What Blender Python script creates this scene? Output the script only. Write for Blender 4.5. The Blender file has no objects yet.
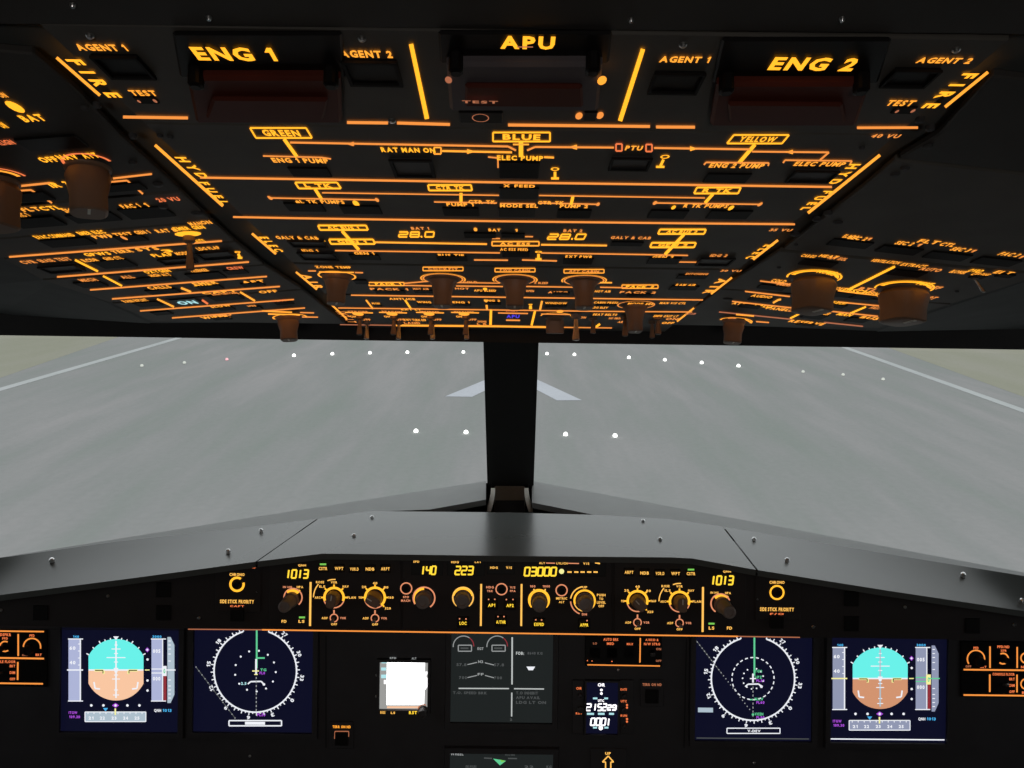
import bpy, bmesh, math
from mathutils import Vector, Matrix
V = Vector
COL = bpy.context.scene.collection
SC = bpy.context.scene
R = math.radians
FPX, CX, CY = 740.0, 512.0, 384.0

# ------------------------------------------------------------------ camera
PITCH, YAW, ROLL = R(-11.5), R(-0.30), R(-0.85)
CAM = V((-0.005, 0, 1.25))
rot = Matrix.Rotation(YAW, 3, 'Z') @ Matrix.Rotation(R(90) + PITCH, 3, 'X') @ Matrix.Rotation(-ROLL, 3, 'Z')
cr, cu, cf = rot @ V((1, 0, 0)), rot @ V((0, 1, 0)), rot @ V((0, 0, -1))
cd = bpy.data.cameras.new('camera')
cam = bpy.data.objects.new('camera', cd)
COL.objects.link(cam)
cam.matrix_world = Matrix.Translation(CAM) @ rot.to_4x4()
cd.sensor_width = 36
cd.lens = 36 * FPX / 1024
cd.clip_start = 0.01
cd.clip_end = 600
SC.camera = cam

def ray(px, py):
    return (cf + cr * ((px - CX) / FPX) - cu * ((py - CY) / FPX))
def project(p):
    q = p - CAM
    z = q.dot(cf)
    return CX + FPX * q.dot(cr) / z, CY - FPX * q.dot(cu) / z
def at_depth(px, py, d):
    return CAM + ray(px, py) * d
def at_z(px, py, z):
    r = ray(px, py)
    return CAM + r * ((z - CAM.z) / r.z)

# --------------------------------------------------------------- materials
def nodemat(name):
    m = bpy.data.materials.new(name)
    m.use_nodes = True
    nt = m.node_tree
    b = nt.nodes['Principled BSDF']
    return m, nt, b
def solid(name, col, rough=.5, metal=0, vary=.12, scale=30, bump=0, spec=.5):
    m, nt, b = nodemat(name)
    b.inputs['Roughness'].default_value = rough
    b.inputs['Metallic'].default_value = metal
    b.inputs['Specular IOR Level'].default_value = spec
    tc = nt.nodes.new('ShaderNodeTexCoord')
    n = nt.nodes.new('ShaderNodeTexNoise')
    n.inputs['Scale'].default_value = scale
    n.inputs['Detail'].default_value = 5
    nt.links.new(tc.outputs['Object'], n.inputs['Vector'])
    cr_ = nt.nodes.new('ShaderNodeValToRGB')
    e = cr_.color_ramp.elements
    e[0].position = .3; e[1].position = .7
    e[0].color = tuple(c * (1 - vary) for c in col) + (1,)
    e[1].color = tuple(c * (1 + vary) for c in col) + (1,)
    nt.links.new(n.outputs['Fac'], cr_.inputs['Fac'])
    nt.links.new(cr_.outputs['Color'], b.inputs['Base Color'])
    if bump:
        n2 = nt.nodes.new('ShaderNodeTexNoise'); n2.inputs['Scale'].default_value = 900
        nt.links.new(tc.outputs['Object'], n2.inputs['Vector'])
        bp = nt.nodes.new('ShaderNodeBump'); bp.inputs['Strength'].default_value = bump; bp.inputs['Distance'].default_value = .0004
        nt.links.new(n2.outputs['Fac'], bp.inputs['Height'])
        nt.links.new(bp.outputs['Normal'], b.inputs['Normal'])
    return m
def glow(name, col, s=1.0, sample=True):
    m, nt, b = nodemat(name)
    b.inputs['Base Color'].default_value = (.02, .02, .02, 1)
    b.inputs['Roughness'].default_value = .6
    b.inputs['Specular IOR Level'].default_value = 0.1
    b.inputs['Emission Color'].default_value = col + (1,)
    b.inputs['Emission Strength'].default_value = s
    if not sample:
        m.cycles.emission_sampling = 'NONE'
    return m
M = {
    'plate': solid('grey_panel_paint', (.095, .088, .078), .6, bump=.08),
    'plate_dark': solid('dark_panel_paint', (.045, .041, .038), .6, bump=.08),
    'ceiling': solid('ceiling_liner_paint', (.085, .095, .095), .75, bump=.08),
    'header': solid('black_header_paint', (.012, .011, .011), .8),
    'shield': solid('glareshield_coating', (.092, .100, .097), .27, vary=.05, scale=14, spec=.5),
    'sill': solid('window_sill_paint', (.20, .21, .207), .45, vary=.05),
    'fascia': solid('instrument_fascia_paint', (.032, .030, .034), .55),
    'face': solid('glareshield_face_paint', (.024, .019, .019), .6, spec=.3),
    'black': solid('black_gloss_plastic', (.007, .006, .006), .45, spec=.2),
    'btn': solid('black_button_plastic', (.012, .011, .011), .6, spec=.15),
    'btn2': solid('grey_button_plastic', (.06, .058, .06), .5, spec=.3),
    'knob': solid('glow_tinted_knob_plastic', (.21, .13, .085), .5),  # grey knobs, with the amber ring glow tinted into the base colour
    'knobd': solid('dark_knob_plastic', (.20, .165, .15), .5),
    'guard': solid('red_guard_plastic', (.10, .022, .014), .5, spec=.15),
    'guardg': solid('clear_guard_plastic', (.12, .105, .115), .5, spec=.2),
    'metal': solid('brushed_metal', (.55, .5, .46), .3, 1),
    'screw': solid('screw_metal', (.75, .75, .75), .3, 1),
    'brown': solid('brown_bracket_paint', (.34, .29, .23), .6),
    'tray': solid('dark_tray_paint', (.07, .058, .045), .8),
    'cream': solid('cream_flange_plastic', (.75, .72, .64), .5),
    'post': solid('black_post_lining', (.012, .013, .013), .8),
    'wall': solid('wall_lining', (.03, .03, .03), .8),
    'hi': glow('amber_backlight_strong', (1.0, .40, .02), 1.5),
    'mid': glow('amber_backlight', (1.0, .36, .035), 1.3),
    'lo': glow('amber_backlight_soft', (1.0, .32, .058), .98),
    'gw2': glow('pale_line_symbol', (.62, .65, .64), .8),
    'dim': glow('amber_backlight_faint', (.75, .25, .12), .55),
    'red': glow('orange_red_backlight', (1.0, .22, .07), .95),
    'fcu': glow('yellow_backlight', (1.0, .52, .10), 1.15),
    'fcur': glow('salmon_backlight', (1.0, .36, .18), .8),
    'ring': glow('knob_ring_light', (1.0, .46, .03), 1.35),
    'dig': glow('yellow_digit_segments', (1.0, .64, .04), 1.25),
    'green': glow('green_lamp', (.25, .75, .12), .8),
    'white': glow('white_symbol', (.92, .94, 1.0), .95),
    'white2': glow('white_lamp', (1, .97, 1), 1.6),
    'gwhite': glow('grey_symbol', (.5, .52, .52), .62),
    'ggrey': glow('faint_symbol', (.12, .13, .13), .6),
    'navy': glow('navy_screen', (.0026, .0032, .0160), 1),
    'navy2': glow('navy_screen_lower', (.010, .011, .055), 1),
    'darkscr': glow('charcoal_screen', (.0125, .0155, .0155), 1),
    'sky': glow('cyan_sky_symbol', (.15, .93, .86), .95),
    'land': glow('brown_land_symbol', (.68, .31, .17), .95),
    'landL': glow('pale_land_symbol', (1.0, .60, .38), .95),
    'tape': glow('grey_tape_symbol', (.28, .31, .44), 1),
    'tapeL': glow('pale_tape_symbol', (.42, .46, .68), 1),
    'vs': glow('light_scale_symbol', (.42, .52, .60), 1),
    'mag': glow('magenta_symbol', (.42, .08, .72), 1),
    'cyan': glow('cyan_symbol', (.07, .45, .85), 1),
    'gsym': glow('green_symbol', (.12, .62, .30), 1),
    'yel': glow('yellow_symbol', (.95, .9, .35), 1),
    'redsym': glow('red_symbol', (.28, .03, .04), 1),
    'blacksym': solid('black_symbol', (.003, .003, .006), .6),
    'blue': glow('blue_lamp', (.10, .06, .9), .9),
    'isis': glow('overbright_white_screen', (1, 1, 1), 3.0),
    'isisg': glow('grey_tape_bright', (.33, .33, .32), 1),
    'teal': glow('pale_teal_lamp', (.45, .8, .85), 1),
    'rl': glow('runway_light_lens', (1, 1, .97), 3.0),
    'rlr': glow('runway_light_pink_lens', (1, .5, .55), 1.2),
    'rld': glow('runway_light_dull_lens', (.65, .68, .62), 1.0),
}

# --------------------------------------------------------- object helpers
def tag(o, label=None, cat=None, group=None, kind=None):
    if label: o['label'] = label
    if cat: o['category'] = cat
    if group: o['group'] = group
    if kind: o['kind'] = kind
    return o
def link(name, bm, mat, parent=None, smooth=False):
    me = bpy.data.meshes.new(name)
    if parent is not None:
        off = parent.matrix_world_offset if False else POS[parent.name]
        bmesh.ops.translate(bm, verts=bm.verts, vec=-off)
        o = bpy.data.objects.new(name, me)
        o.parent = parent
        POS[o.name] = off.copy()
    else:
        c = V((0, 0, 0))
        for v in bm.verts: c += v.co
        c /= max(1, len(bm.verts))
        bmesh.ops.translate(bm, verts=bm.verts, vec=-c)
        o = bpy.data.objects.new(name, me)
        o.location = c
        POS[o.name] = c.copy()
    if smooth:
        for f in bm.faces: f.smooth = True
    bm.to_mesh(me); bm.free()
    if smooth:
        me.set_sharp_from_angle(angle=R(35))
    me.materials.append(mat)
    COL.objects.link(o)
    return o
POS = {}
def empty(name, loc):
    o = bpy.data.objects.new(name, None)
    o.location = loc
    o.empty_display_size = .02
    COL.objects.link(o)
    POS[o.name] = V(loc)
    return o
def quadprism(bm, top, bot):
    """closed prism between two matching rings"""
    a = [bm.verts.new(p) for p in top]
    b = [bm.verts.new(p) for p in bot]
    n = len(a)
    bm.faces.new(a); bm.faces.new(b[::-1])
    for i in range(n):
        j = (i + 1) % n
        bm.faces.new((a[i], b[i], b[j], a[j]))
    return a + b

# ---------------------------------------------------------------- glyphs
GL = {}
def make_glyphs():
    chars = "ABCDEFGHIJKLMNOPQRSTUVWXYZ0123456789&/-.:"
    obs = []
    for c in chars:
        cu_ = bpy.data.curves.new('g', 'FONT')
        cu_.body = c
        cu_.offset = .042
        cu_.resolution_u = 2
        o = bpy.data.objects.new('g', cu_)
        COL.objects.link(o); obs.append((c, o))
    bpy.context.view_layer.update()
    dg = bpy.context.evaluated_depsgraph_get()
    for c, o in obs:
        me = bpy.data.meshes.new_from_object(o.evaluated_get(dg))
        vs = [(v.co.x, v.co.y) for v in me.vertices]
        fs = [tuple(p.vertices) for p in me.polygons]
        x0 = min(v[0] for v in vs); x1 = max(v[0] for v in vs)
        GL[c] = ([(x - x0, y) for x, y in vs], fs, x1 - x0)
        bpy.data.meshes.remove(me)
    for c, o in obs:
        cu_ = o.data
        bpy.data.objects.remove(o); bpy.data.curves.remove(cu_)
make_glyphs()
GL['1'] = ([(0, .47), (.17, .74), (.33, .74), (.33, -.02), (.17, -.02), (.17, .47)], [(0, 5, 2, 1), (5, 4, 3, 2)], .33)
SEG = {'0': 'abcdef', '1': 'bc', '2': 'abged', '3': 'abgcd', '4': 'fgbc', '5': 'afgcd', '6': 'afgedc', '7': 'abc', '8': 'abcdefg', '9': 'abcdfg'}

# ---------------------------------------------------------------- frames
class Frame:
    def __init__(s, O, u, v, n):
        s.O, s.u, s.v, s.n = O, u.normalized(), v.normalized(), n.normalized()
    def p(s, a, b, c=0):
        return s.O + s.u * a + s.v * b + s.n * c
    def px(s, x, y, c=0):
        r = ray(x, y)
        t = (s.O + s.n * c - CAM).dot(s.n) / r.dot(s.n)
        q = CAM + r * t - s.O
        return q.dot(s.u), q.dot(s.v)
    def scale(s, x, y):
        a, b = s.px(x, y)
        e = .0005
        x0, y0 = project(s.p(a, b)); x1, y1 = project(s.p(a + e, b)); x2, y2 = project(s.p(a, b + e))
        return e / max(1e-9, abs(x1 - x0)), e / max(1e-9, abs(y2 - y0))

PT = R(17.8)
HP = .169
d_ = V((0, math.cos(PT), -math.sin(PT)))
n_ = V((0, -math.sin(PT), -math.cos(PT)))
X_ = V((1, 0, 0))
FC = Frame(V((0, CAM.y, CAM.z)) - n_ * HP, X_, -d_, n_)
TA = R(5.5)
HW = .194
uL = X_ * math.cos(TA) - n_ * math.sin(TA)
uR = X_ * math.cos(TA) + n_ * math.sin(TA)
FL = Frame(FC.p(-HW, 0), uL, -d_, uL.cross(-d_))
FR = Frame(FC.p(HW, 0), uR, -d_, uR.cross(-d_))
p_ = R(11.5)
U0 = V((0, math.sin(p_), math.cos(p_)))
F0 = V((0, math.cos(p_), -math.sin(p_)))
FF = Frame(V((0, 0, CAM.z)) + F0 * .95, X_, U0, -F0)      # glareshield face
FM = Frame(V((0, 0, CAM.z)) + F0 * 1.03, X_, U0, -F0)     # main instrument panel

def loft(bm, fr, a, b, secs, N=24, rot=0, tilt=(0, 0)):
    """secs: (height, rx, ry, power)"""
    rings = []
    h0 = secs[0][0]
    for (h, rx, ry, pw) in secs:
        ring = []
        for i in range(N):
            t = 2 * math.pi * (i + .5) / N
            c, s_ = math.cos(t), math.sin(t)
            x = math.copysign(abs(c) ** (2 / pw), c) * rx
            y = math.copysign(abs(s_) ** (2 / pw), s_) * ry
            xx = x * math.cos(rot) - y * math.sin(rot) + tilt[0] * (h - h0)
            yy = x * math.sin(rot) + y * math.cos(rot) + tilt[1] * (h - h0)
            ring.append(bm.verts.new(fr.p(a + xx, b + yy, h)))
        rings.append(ring)
    for k in range(len(rings) - 1):
        A, B = rings[k], rings[k + 1]
        for i in range(N):
            j = (i + 1) % N
            bm.faces.new((A[i], A[j], B[j], B[i]))
    bm.faces.new(rings[0][::-1]); bm.faces.new(rings[-1])

class Panel:
    def __init__(s, name, fr, px, py, label, cat, group=None):
        s.fr = fr
        a, b = fr.px(px, py)
        s.root = empty(name, fr.p(a, b))
        tag(s.root, label, cat, group)
        s.acc = {}
        s.lift = 0
    def bm(s, name, mat):
        k = (name, mat)
        if k not in s.acc: s.acc[k] = bmesh.new()
        return s.acc[k]
    def done(s):
        for (name, mat), bm in s.acc.items():
            if len(bm.verts): link(name, bm, M[mat], s.root)
            else: bm.free()
        s.acc = {}
        return s.root
    # surfaces -----------------------------------------------------------
    def plate(s, pts, mat='plate', c0=-.004, c1=0, name='faceplate', bev=.0008, parent=None):
        """pts are image points on the face"""
        bm = bmesh.new()
        ab = [s.fr.px(x, y, c1) for x, y in pts]
        return s.plate_ab(ab, mat, c0, c1, name, bev, parent)
    def plate_ab(s, ab, mat='plate', c0=-.004, c1=0, name='faceplate', bev=.0008, parent=None):
        bm = bmesh.new()
        quadprism(bm, [s.fr.p(a, b, c1) for a, b in ab], [s.fr.p(a, b, c0) for a, b in ab])
        bmesh.ops.recalc_face_normals(bm, faces=bm.faces)
        if bev:
            bmesh.ops.bevel(bm, geom=list(bm.edges), offset=bev, segments=1, affect='EDGES', profile=.5)
        return link(name, bm, M[mat], parent or s.root)
    def rect(s, x, y, w, h, mat, c0=0, c1=.003, name='push_button', bev=.0006, parent=None):
        ka, kb = s.fr.scale(x, y)
        a, b = s.fr.px(x, y, max(c1, 0))
        w, h = w * ka / 2, h * kb / 2
        return s.plate_ab([(a - w, b - h), (a + w, b - h), (a + w, b + h), (a - w, b + h)], mat, c0, c1, name, bev, parent)
    # markings -----------------------------------------------------------
    def z(s): return .0006 + s.lift
    def poly(s, pts, mat, name='symbol', dz=0):
        bm = s.bm(name, mat)
        vs = [bm.verts.new(s.fr.p(*s.fr.px(x, y, s.z() + dz), s.z() + dz)) for x, y in pts]
        bm.faces.new(vs)
    def line(s, pts, mat='lo', w=1.5, name='marking_line', dz=0):
        for (x0, y0), (x1, y1) in zip(pts, pts[1:]):
            dx, dy = x1 - x0, y1 - y0
            L = math.hypot(dx, dy) or 1
            ox, oy = -dy / L * w / 2, dx / L * w / 2
            s.poly([(x0 + ox, y0 + oy), (x1 + ox, y1 + oy), (x1 - ox, y1 - oy), (x0 - ox, y0 - oy)], mat, name, dz)
    def text(s, t, x, y, w, h, mat='mid', name='lettering', rot=0, dz=0, gap=.12):
        ka, kb = s.fr.scale(x, y)
        if rot: ka, kb = ka, kb
        a, b = s.fr.px(x, y, s.z() + dz)
        tot = 0; lay = []
        for ch in t:
            if ch == ' ': tot += .38; continue
            g = GL[ch]; lay.append((g, tot)); tot += g[2] + gap
        tot -= gap
        if rot in (90, -90):
            sx, sy = w * kb / tot, h * ka / .75
        else:
            sx, sy = w * ka / tot, h * kb / .75
        bm = s.bm(name, mat)
        cr_, sr = math.cos(R(rot)), math.sin(R(rot))
        for (vs, fs, gw), off in lay:
            nv = []
            for (vx, vy) in vs:
                X, Y = (vx + off - tot / 2) * sx, (vy - .36) * sy
                nv.append(bm.verts.new(s.fr.p(a + X * cr_ - Y * sr, b + X * sr + Y * cr_, s.z() + dz)))
            for f in fs:
                try: bm.faces.new([nv[i] for i in f])
                except ValueError: pass
    def vtext(s, t, x0, y0, x1, y1, h, mat='mid', gap=.45):
        """word running from one image point to the other along the panel, letters turned a quarter"""
        fr = s.fr
        a0, b0 = fr.px(x0, y0); a1, b1 = fr.px(x1, y1)
        tot = 0; lay = []
        for ch in t:
            if ch == ' ': tot += .8; continue
            g = GL[ch]; lay.append((g, tot)); tot += g[2] + gap
        tot -= gap
        L = abs(b0 - b1)
        sx = L / tot
        bm = s.bm('lettering', mat)
        for (vs, fs, gw), off in lay:
            nv = []
            for vx, vy in vs:
                t_ = (vx + off) / tot
                nv.append(bm.verts.new(fr.p(a0 + (a1 - a0) * t_ + (vy - .36) / .75 * h, b0 + (b1 - b0) * t_, s.z())))
            for f in fs:
                try: bm.faces.new([nv[i] for i in f])
                except ValueError: pass
    def ring(s, x, y, r, w, mat='ring', a0=0, a1=360, name='knob_ring', ry=None, dz=0, n=40):
        ka, kb = s.fr.scale(x, y)
        a, b = s.fr.px(x, y, s.z() + dz)
        k = ka
        bm = s.bm(name, mat)
        full = abs(a1 - a0) >= 360
        N = max(4, int(n * abs(a1 - a0) / 360))
        pi, po = [], []
        for i in range(N + (0 if full else 1)):
            t = R(a0 + (a1 - a0) * i / N)
            c, q = math.cos(t), math.sin(t)
            ri, ro = (r - w / 2) * k, (r + w / 2) * k
            pi.append(bm.verts.new(s.fr.p(a + ri * c, b + ri * q, s.z() + dz)))
            po.append(bm.verts.new(s.fr.p(a + ro * c, b + ro * q, s.z() + dz)))
        m = len(pi)
        for i in range(m if full else m - 1):
            j = (i + 1) % m
            bm.faces.new((pi[i], po[i], po[j], pi[j]))
    def dot(s, x, y, r, mat, name='symbol', dz=0, n=12, ry=None):
        ry = r if ry is None else ry
        ka, kb = s.fr.scale(x, y)
        a, b = s.fr.px(x, y, s.z() + dz)
        bm = s.bm(name, mat)
        bm.faces.new([bm.verts.new(s.fr.p(a + r * ka * math.cos(2 * math.pi * i / n), b + ry * kb * math.sin(2 * math.pi * i / n), s.z() + dz)) for i in range(n)])
    def box_outline(s, x0, y0, x1, y1, mat='mid', w=1.2, name='marking_line', dz=0, sk=0):
        s.line([(x0, y0), (x1, y0), (x1 + sk, y1), (x0 + sk, y1), (x0, y0)], mat, w, name, dz)
    def digits(s, t, x, y, w, h, mat='dig', th=.17, slant=.12, name='digits', dz=0):
        """seven-segment figures; x,y centre, w total width"""
        n = len(t); cw = w / n; dw = cw * .74
        for i, ch in enumerate(t):
            if ch == ' ': continue
            cx = x - w / 2 + cw * (i + .5)
            T = th * h
            def P(u, v): return (cx + (u - .5) * dw + (v - .5) * h * slant, y - (v - .5) * h)
            sg = {'a': ((0, 1), (1, 1)), 'g': ((0, .5), (1, .5)), 'd': ((0, 0), (1, 0)), 'f': ((0, 1), (0, .5)), 'b': ((1, 1), (1, .5)), 'e': ((0, .5), (0, 0)), 'c': ((1, .5), (1, 0))}
            if ch == '1':
                s.line([P(.55, 1), P(.55, 0)], mat, T, name, dz)
                continue
            for q in SEG[ch]:
                s.line([P(*sg[q][0]), P(*sg[q][1])], mat, T, name, dz)
    # controls -----------------------------------------------------------
    def button(s, x, y, w, h, mat='btn', c=.003, edge=None, name='push_button'):
        if s.fr in (FC, FL, FR): c = min(c, .0012)
        o = s.rect(x, y, w, h, mat, 0, c, name)
        if edge:
            # raised rim round the cap
            ka, kb = s.fr.scale(x, y)
            a, b = s.fr.px(x, y, c)
            bm = bmesh.new()
            W, H = w * ka / 2, h * kb / 2
            t = min(W, H) * .16
            for (x0, x1, y0, y1) in ((-W, W, H - t, H), (-W, W, -H, -H + t), (-W, -W + t, -H + t, H - t), (W - t, W, -H + t, H - t)):
                quadprism(bm, [s.fr.p(a + i, b + j, c + .0012) for i, j in ((x0, y0), (x1, y0), (x1, y1), (x0, y1))],
                          [s.fr.p(a + i, b + j, c) for i, j in ((x0, y0), (x1, y0), (x1, y1), (x0, y1))])
            bmesh.ops.recalc_face_normals(bm, faces=bm.faces)
            link('button_rim', bm, M[edge], o)
        return o
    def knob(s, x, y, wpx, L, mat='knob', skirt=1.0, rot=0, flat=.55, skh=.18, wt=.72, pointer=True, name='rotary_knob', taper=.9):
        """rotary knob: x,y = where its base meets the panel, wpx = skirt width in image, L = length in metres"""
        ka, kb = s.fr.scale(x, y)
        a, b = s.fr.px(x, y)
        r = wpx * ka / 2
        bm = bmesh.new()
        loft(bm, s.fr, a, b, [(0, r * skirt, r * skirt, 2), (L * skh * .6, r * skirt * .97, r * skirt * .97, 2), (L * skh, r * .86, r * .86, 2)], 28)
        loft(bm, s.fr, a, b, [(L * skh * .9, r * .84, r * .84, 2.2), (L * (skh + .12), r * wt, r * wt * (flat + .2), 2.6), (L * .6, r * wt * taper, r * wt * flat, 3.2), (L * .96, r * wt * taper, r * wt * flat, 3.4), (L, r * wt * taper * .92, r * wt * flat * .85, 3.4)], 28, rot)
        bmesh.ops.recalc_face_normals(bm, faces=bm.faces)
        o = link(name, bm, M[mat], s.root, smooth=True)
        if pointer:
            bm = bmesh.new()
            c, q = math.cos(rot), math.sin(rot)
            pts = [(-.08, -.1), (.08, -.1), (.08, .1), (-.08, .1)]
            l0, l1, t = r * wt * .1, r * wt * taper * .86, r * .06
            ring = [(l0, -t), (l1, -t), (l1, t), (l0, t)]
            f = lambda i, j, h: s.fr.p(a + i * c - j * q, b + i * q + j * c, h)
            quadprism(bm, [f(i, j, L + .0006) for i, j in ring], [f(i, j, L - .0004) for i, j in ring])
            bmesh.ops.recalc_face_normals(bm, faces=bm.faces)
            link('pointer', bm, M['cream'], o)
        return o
    def cyl_knob(s, x, y, rpx, L, mat='knobd', name='rotary_knob', ribs=True):
        ka, kb = s.fr.scale(x, y)
        a, b = s.fr.px(x, y)
        r = rpx * ka
        bm = bmesh.new()
        N = 36
        secs = [(0, 1.0), (L * .25, 1.0), (L * .3, .84), (L * .9, .80), (L * .98, .76), (L, .66), (L, .45), (L - .0012, .42)]
        rings = []
        for h, k in secs:
            rings.append([bm.verts.new(s.fr.p(a + r * k * (1 - (.05 if ribs and i % 2 and .3 * L < h < .97 * L else 0)) * math.cos(2 * math.pi * i / N), b + r * k * math.sin(2 * math.pi * i / N), h)) for i in range(N)])
        for A, B in zip(rings, rings[1:]):
            for i in range(N):
                bm.faces.new((A[i], A[(i + 1) % N], B[(i + 1) % N], B[i]))
        bm.faces.new(rings[-1]); bm.faces.new(rings[0][::-1])
        bmesh.ops.recalc_face_normals(bm, faces=bm.faces)
        return link(name, bm, M[mat], s.root, smooth=True)
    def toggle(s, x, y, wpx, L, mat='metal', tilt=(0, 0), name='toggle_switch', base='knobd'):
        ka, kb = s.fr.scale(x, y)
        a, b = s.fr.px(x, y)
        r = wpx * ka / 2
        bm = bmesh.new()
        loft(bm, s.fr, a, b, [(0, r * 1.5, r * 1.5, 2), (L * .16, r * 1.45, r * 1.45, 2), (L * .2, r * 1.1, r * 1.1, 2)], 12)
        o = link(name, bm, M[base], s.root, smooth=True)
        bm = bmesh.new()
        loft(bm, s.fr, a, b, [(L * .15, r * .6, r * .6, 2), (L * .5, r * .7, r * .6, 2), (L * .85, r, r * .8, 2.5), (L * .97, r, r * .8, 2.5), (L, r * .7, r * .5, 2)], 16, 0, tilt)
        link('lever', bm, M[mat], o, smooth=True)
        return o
    def screw(s, x, y, rpx, mat='screw', name='screw', h=.0015):
        ka, kb = s.fr.scale(x, y)
        a, b = s.fr.px(x, y)
        r = rpx * ka
        bm = bmesh.new()
        loft(bm, s.fr, a, b, [(-.001, r, r, 2), (h * .5, r, r, 2), (h, r * .6, r * .6, 2)], 12)
        return link(name, bm, M[mat], s.root, smooth=True)

# =====================================================================
#  OVERHEAD, CENTRE COLUMN
# =====================================================================
def rowrect(y0, y1, a0=-HW + .0035, a1=HW - .0035, fr=FC):
    b0 = fr.px(512, y0)[1]; b1 = fr.px(512, y1)[1]
    return [(a0, b1), (a1, b1), (a1, b0), (a0, b0)]
def pump_box(P, x0, y0, x1, y1, t, sk=4):
    P.box_outline(x0, y0, x1, y1, 'hi', 1.7, sk=sk)
    P.text(t, (x0 + x1 + sk) / 2, (y0 + y1) / 2, (x1 - x0) * .66, (y1 - y0) * .62, 'hi')
def key(P, x, y, h, sl=0):
    P.ring(x + sl, y - h * .3, h * .26, 1.7, 'hi', name='lettering')
    P.line([(x + sl * .5, y - h * .1), (x - sl * .5, y + h * .35)], 'hi', 2.6, 'lettering')
    P.line([(x - h * .3 - sl * .6, y + h * .42), (x + h * .3 - sl * .6, y + h * .42)], 'hi', 2.2, 'lettering')

# fire panel -----------------------------------------------------------
P = Panel('fire_panel', FC, 520, 85, 'fire panel with ENG 1, APU and ENG 2 lettering at the top', 'control panel')
P.plate_ab(rowrect(31.5, 128.5))
def fire_handle(x0, x1, y0, ym, y1, word, tx, ty, tw, th, gm, skl, skr):
    fr = P.fr
    # black push block carrying the word
    o = P.plate([(x0, y0), (x1, y0), (x1 + skr, ym), (x0 + skl, ym)], 'black', 0, .002, 'fire_push_button', .001)
    P.lift = .002
    P.text(word, tx, ty, tw, th, 'hi', 'fire_legend')
    P.lift = 0
    # guard: two hinge cheeks and a hinged cover
    pts = [(x0 + skl * 1.1 + 6, ym + 1), (x1 + skr * 1.1 - 6, ym + 1), (x1 + skr * 2 - 8, y1), (x0 + skl * 2 + 8, y1)]
    g = P.plate(pts, gm, 0, .006, 'guard_cover', .0015)
    q = [fr.px(x, y, .006) for x, y in pts]
    cx = sum(a for a, b in q) / 4; cy = sum(b for a, b in q) / 4
    inner = [(cx + (a - cx) * .78, cy + (b - cy) * .45 - .002) for a, b in q]
    bm = bmesh.new()
    quadprism(bm, [fr.p(a, b, .0085) for a, b in inner], [fr.p(a, b, .0058) for a, b in inner])
    bmesh.ops.recalc_face_normals(bm, faces=bm.faces)
    bmesh.ops.bevel(bm, geom=list(bm.edges), offset=.001, segments=1, affect='EDGES')
    link('guard_ridge', bm, M['guard'], g)
    for k in (0, 1):
        a, b = q[k]
        bm = bmesh.new()
        loft(bm, fr, a + (.004 if k == 0 else -.004), b, [(.002, .003, .004, 3), (.009, .003, .0035, 3), (.010, .002, .002, 3)], 12)
        link('hinge', bm, M['black'], g)
    return o
fire_handle(172, 342, 34, 78, 124, 'ENG 1', 234, 54, 80, 13, 'guard', 8, 4)
fire_handle(438, 612, 33, 64, 112, 'APU', 527.5, 42.5, 54, 12.5, 'guardg', 2, -3)
fire_handle(722, 892, 40, 84, 127, 'ENG 2', 814, 64, 84, 12.5, 'guard', -10, -14)
for t, x, y, w, h in (('AGENT 1', 101, 47.5, 50, 6.5), ('AGENT 2', 366, 54, 52, 7), ('AGENT 1', 685, 59.5, 50, 6), ('AGENT 2', 945, 60.5, 54, 5.5)):
    P.text(t, x, y, w, h, 'mid')
for t, x, y, w in (('TEST', 143, 93, 26), ('TEST', 901, 103, 27)):
    P.text(t, x, y, w, 5.5, 'mid')
    P.button(x + 3, y + 8, 22, 7)
    P.dot(x - 4, y + 8.5, 1.5, 'dim', dz=.0012); P.dot(x + 12, y + 8, 1.8, 'dim', dz=.0012)
for x, y, w, h in ((124, 67, 46, 22), (373, 73, 54, 24), (676, 83, 50, 20), (910, 78, 46, 17)):
    P.button(x, y, w, h, 'black', .003, 'btn')
P.line([(411, 44), (427, 119)], 'hi', 4.4)
P.line([(643, 49), (620, 121)], 'hi', 4.4)
P.line([(56.5, 57.5), (100, 95.5)], 'mid', 3)
P.line([(988, 72), (945, 107)], 'mid', 3)
P.vtext('FIRE', 73, 58, 116, 96.5, .0066, 'hi', .5)
P.vtext('FIRE', 972, 72, 928, 107, .0066, 'hi', .5)
P.line([(123, 117), (188, 118)], 'lo', 3)
P.line([(347, 122.5), (388, 123)], 'lo', 3); P.line([(397, 123), (450, 124.5)], 'lo', 3)
P.line([(508, 125), (650, 126.5)], 'lo', 3); P.line([(656, 127), (695, 127.2)], 'lo', 3)
P.line([(857, 127.8), (918, 127.6)], 'lo', 2.6)
P.text('TEST', 480, 102, 34, 2.5, 'dim', dz=.0095)
P.dot(448.5, 80, 3.4, 'dim', 'lamp', dz=.0065); P.dot(602, 80.5, 4.4, 'mid', 'lamp', dz=.0065)
P.button(481, 118, 44, 11, 'black')
P.ring(480.5, 118, 8, 1, 'dim', name='lamp', dz=.0012)
P.dot(579, 116, 3.6, 'lo', 'lamp'); P.dot(600, 115.5, 3.6, 'lo', 'lamp')
P.button(590, 117, 14, 9, 'black')
P.line([(517, 47), (533, 47)], 'dim', 1.2, dz=.004)
for x, y in ((90, 35), (362, 38), (683, 44), (956, 49), (392, 120)):
    P.screw(x, y, 4, 'screw', 'fastener')
P.done()

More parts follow.
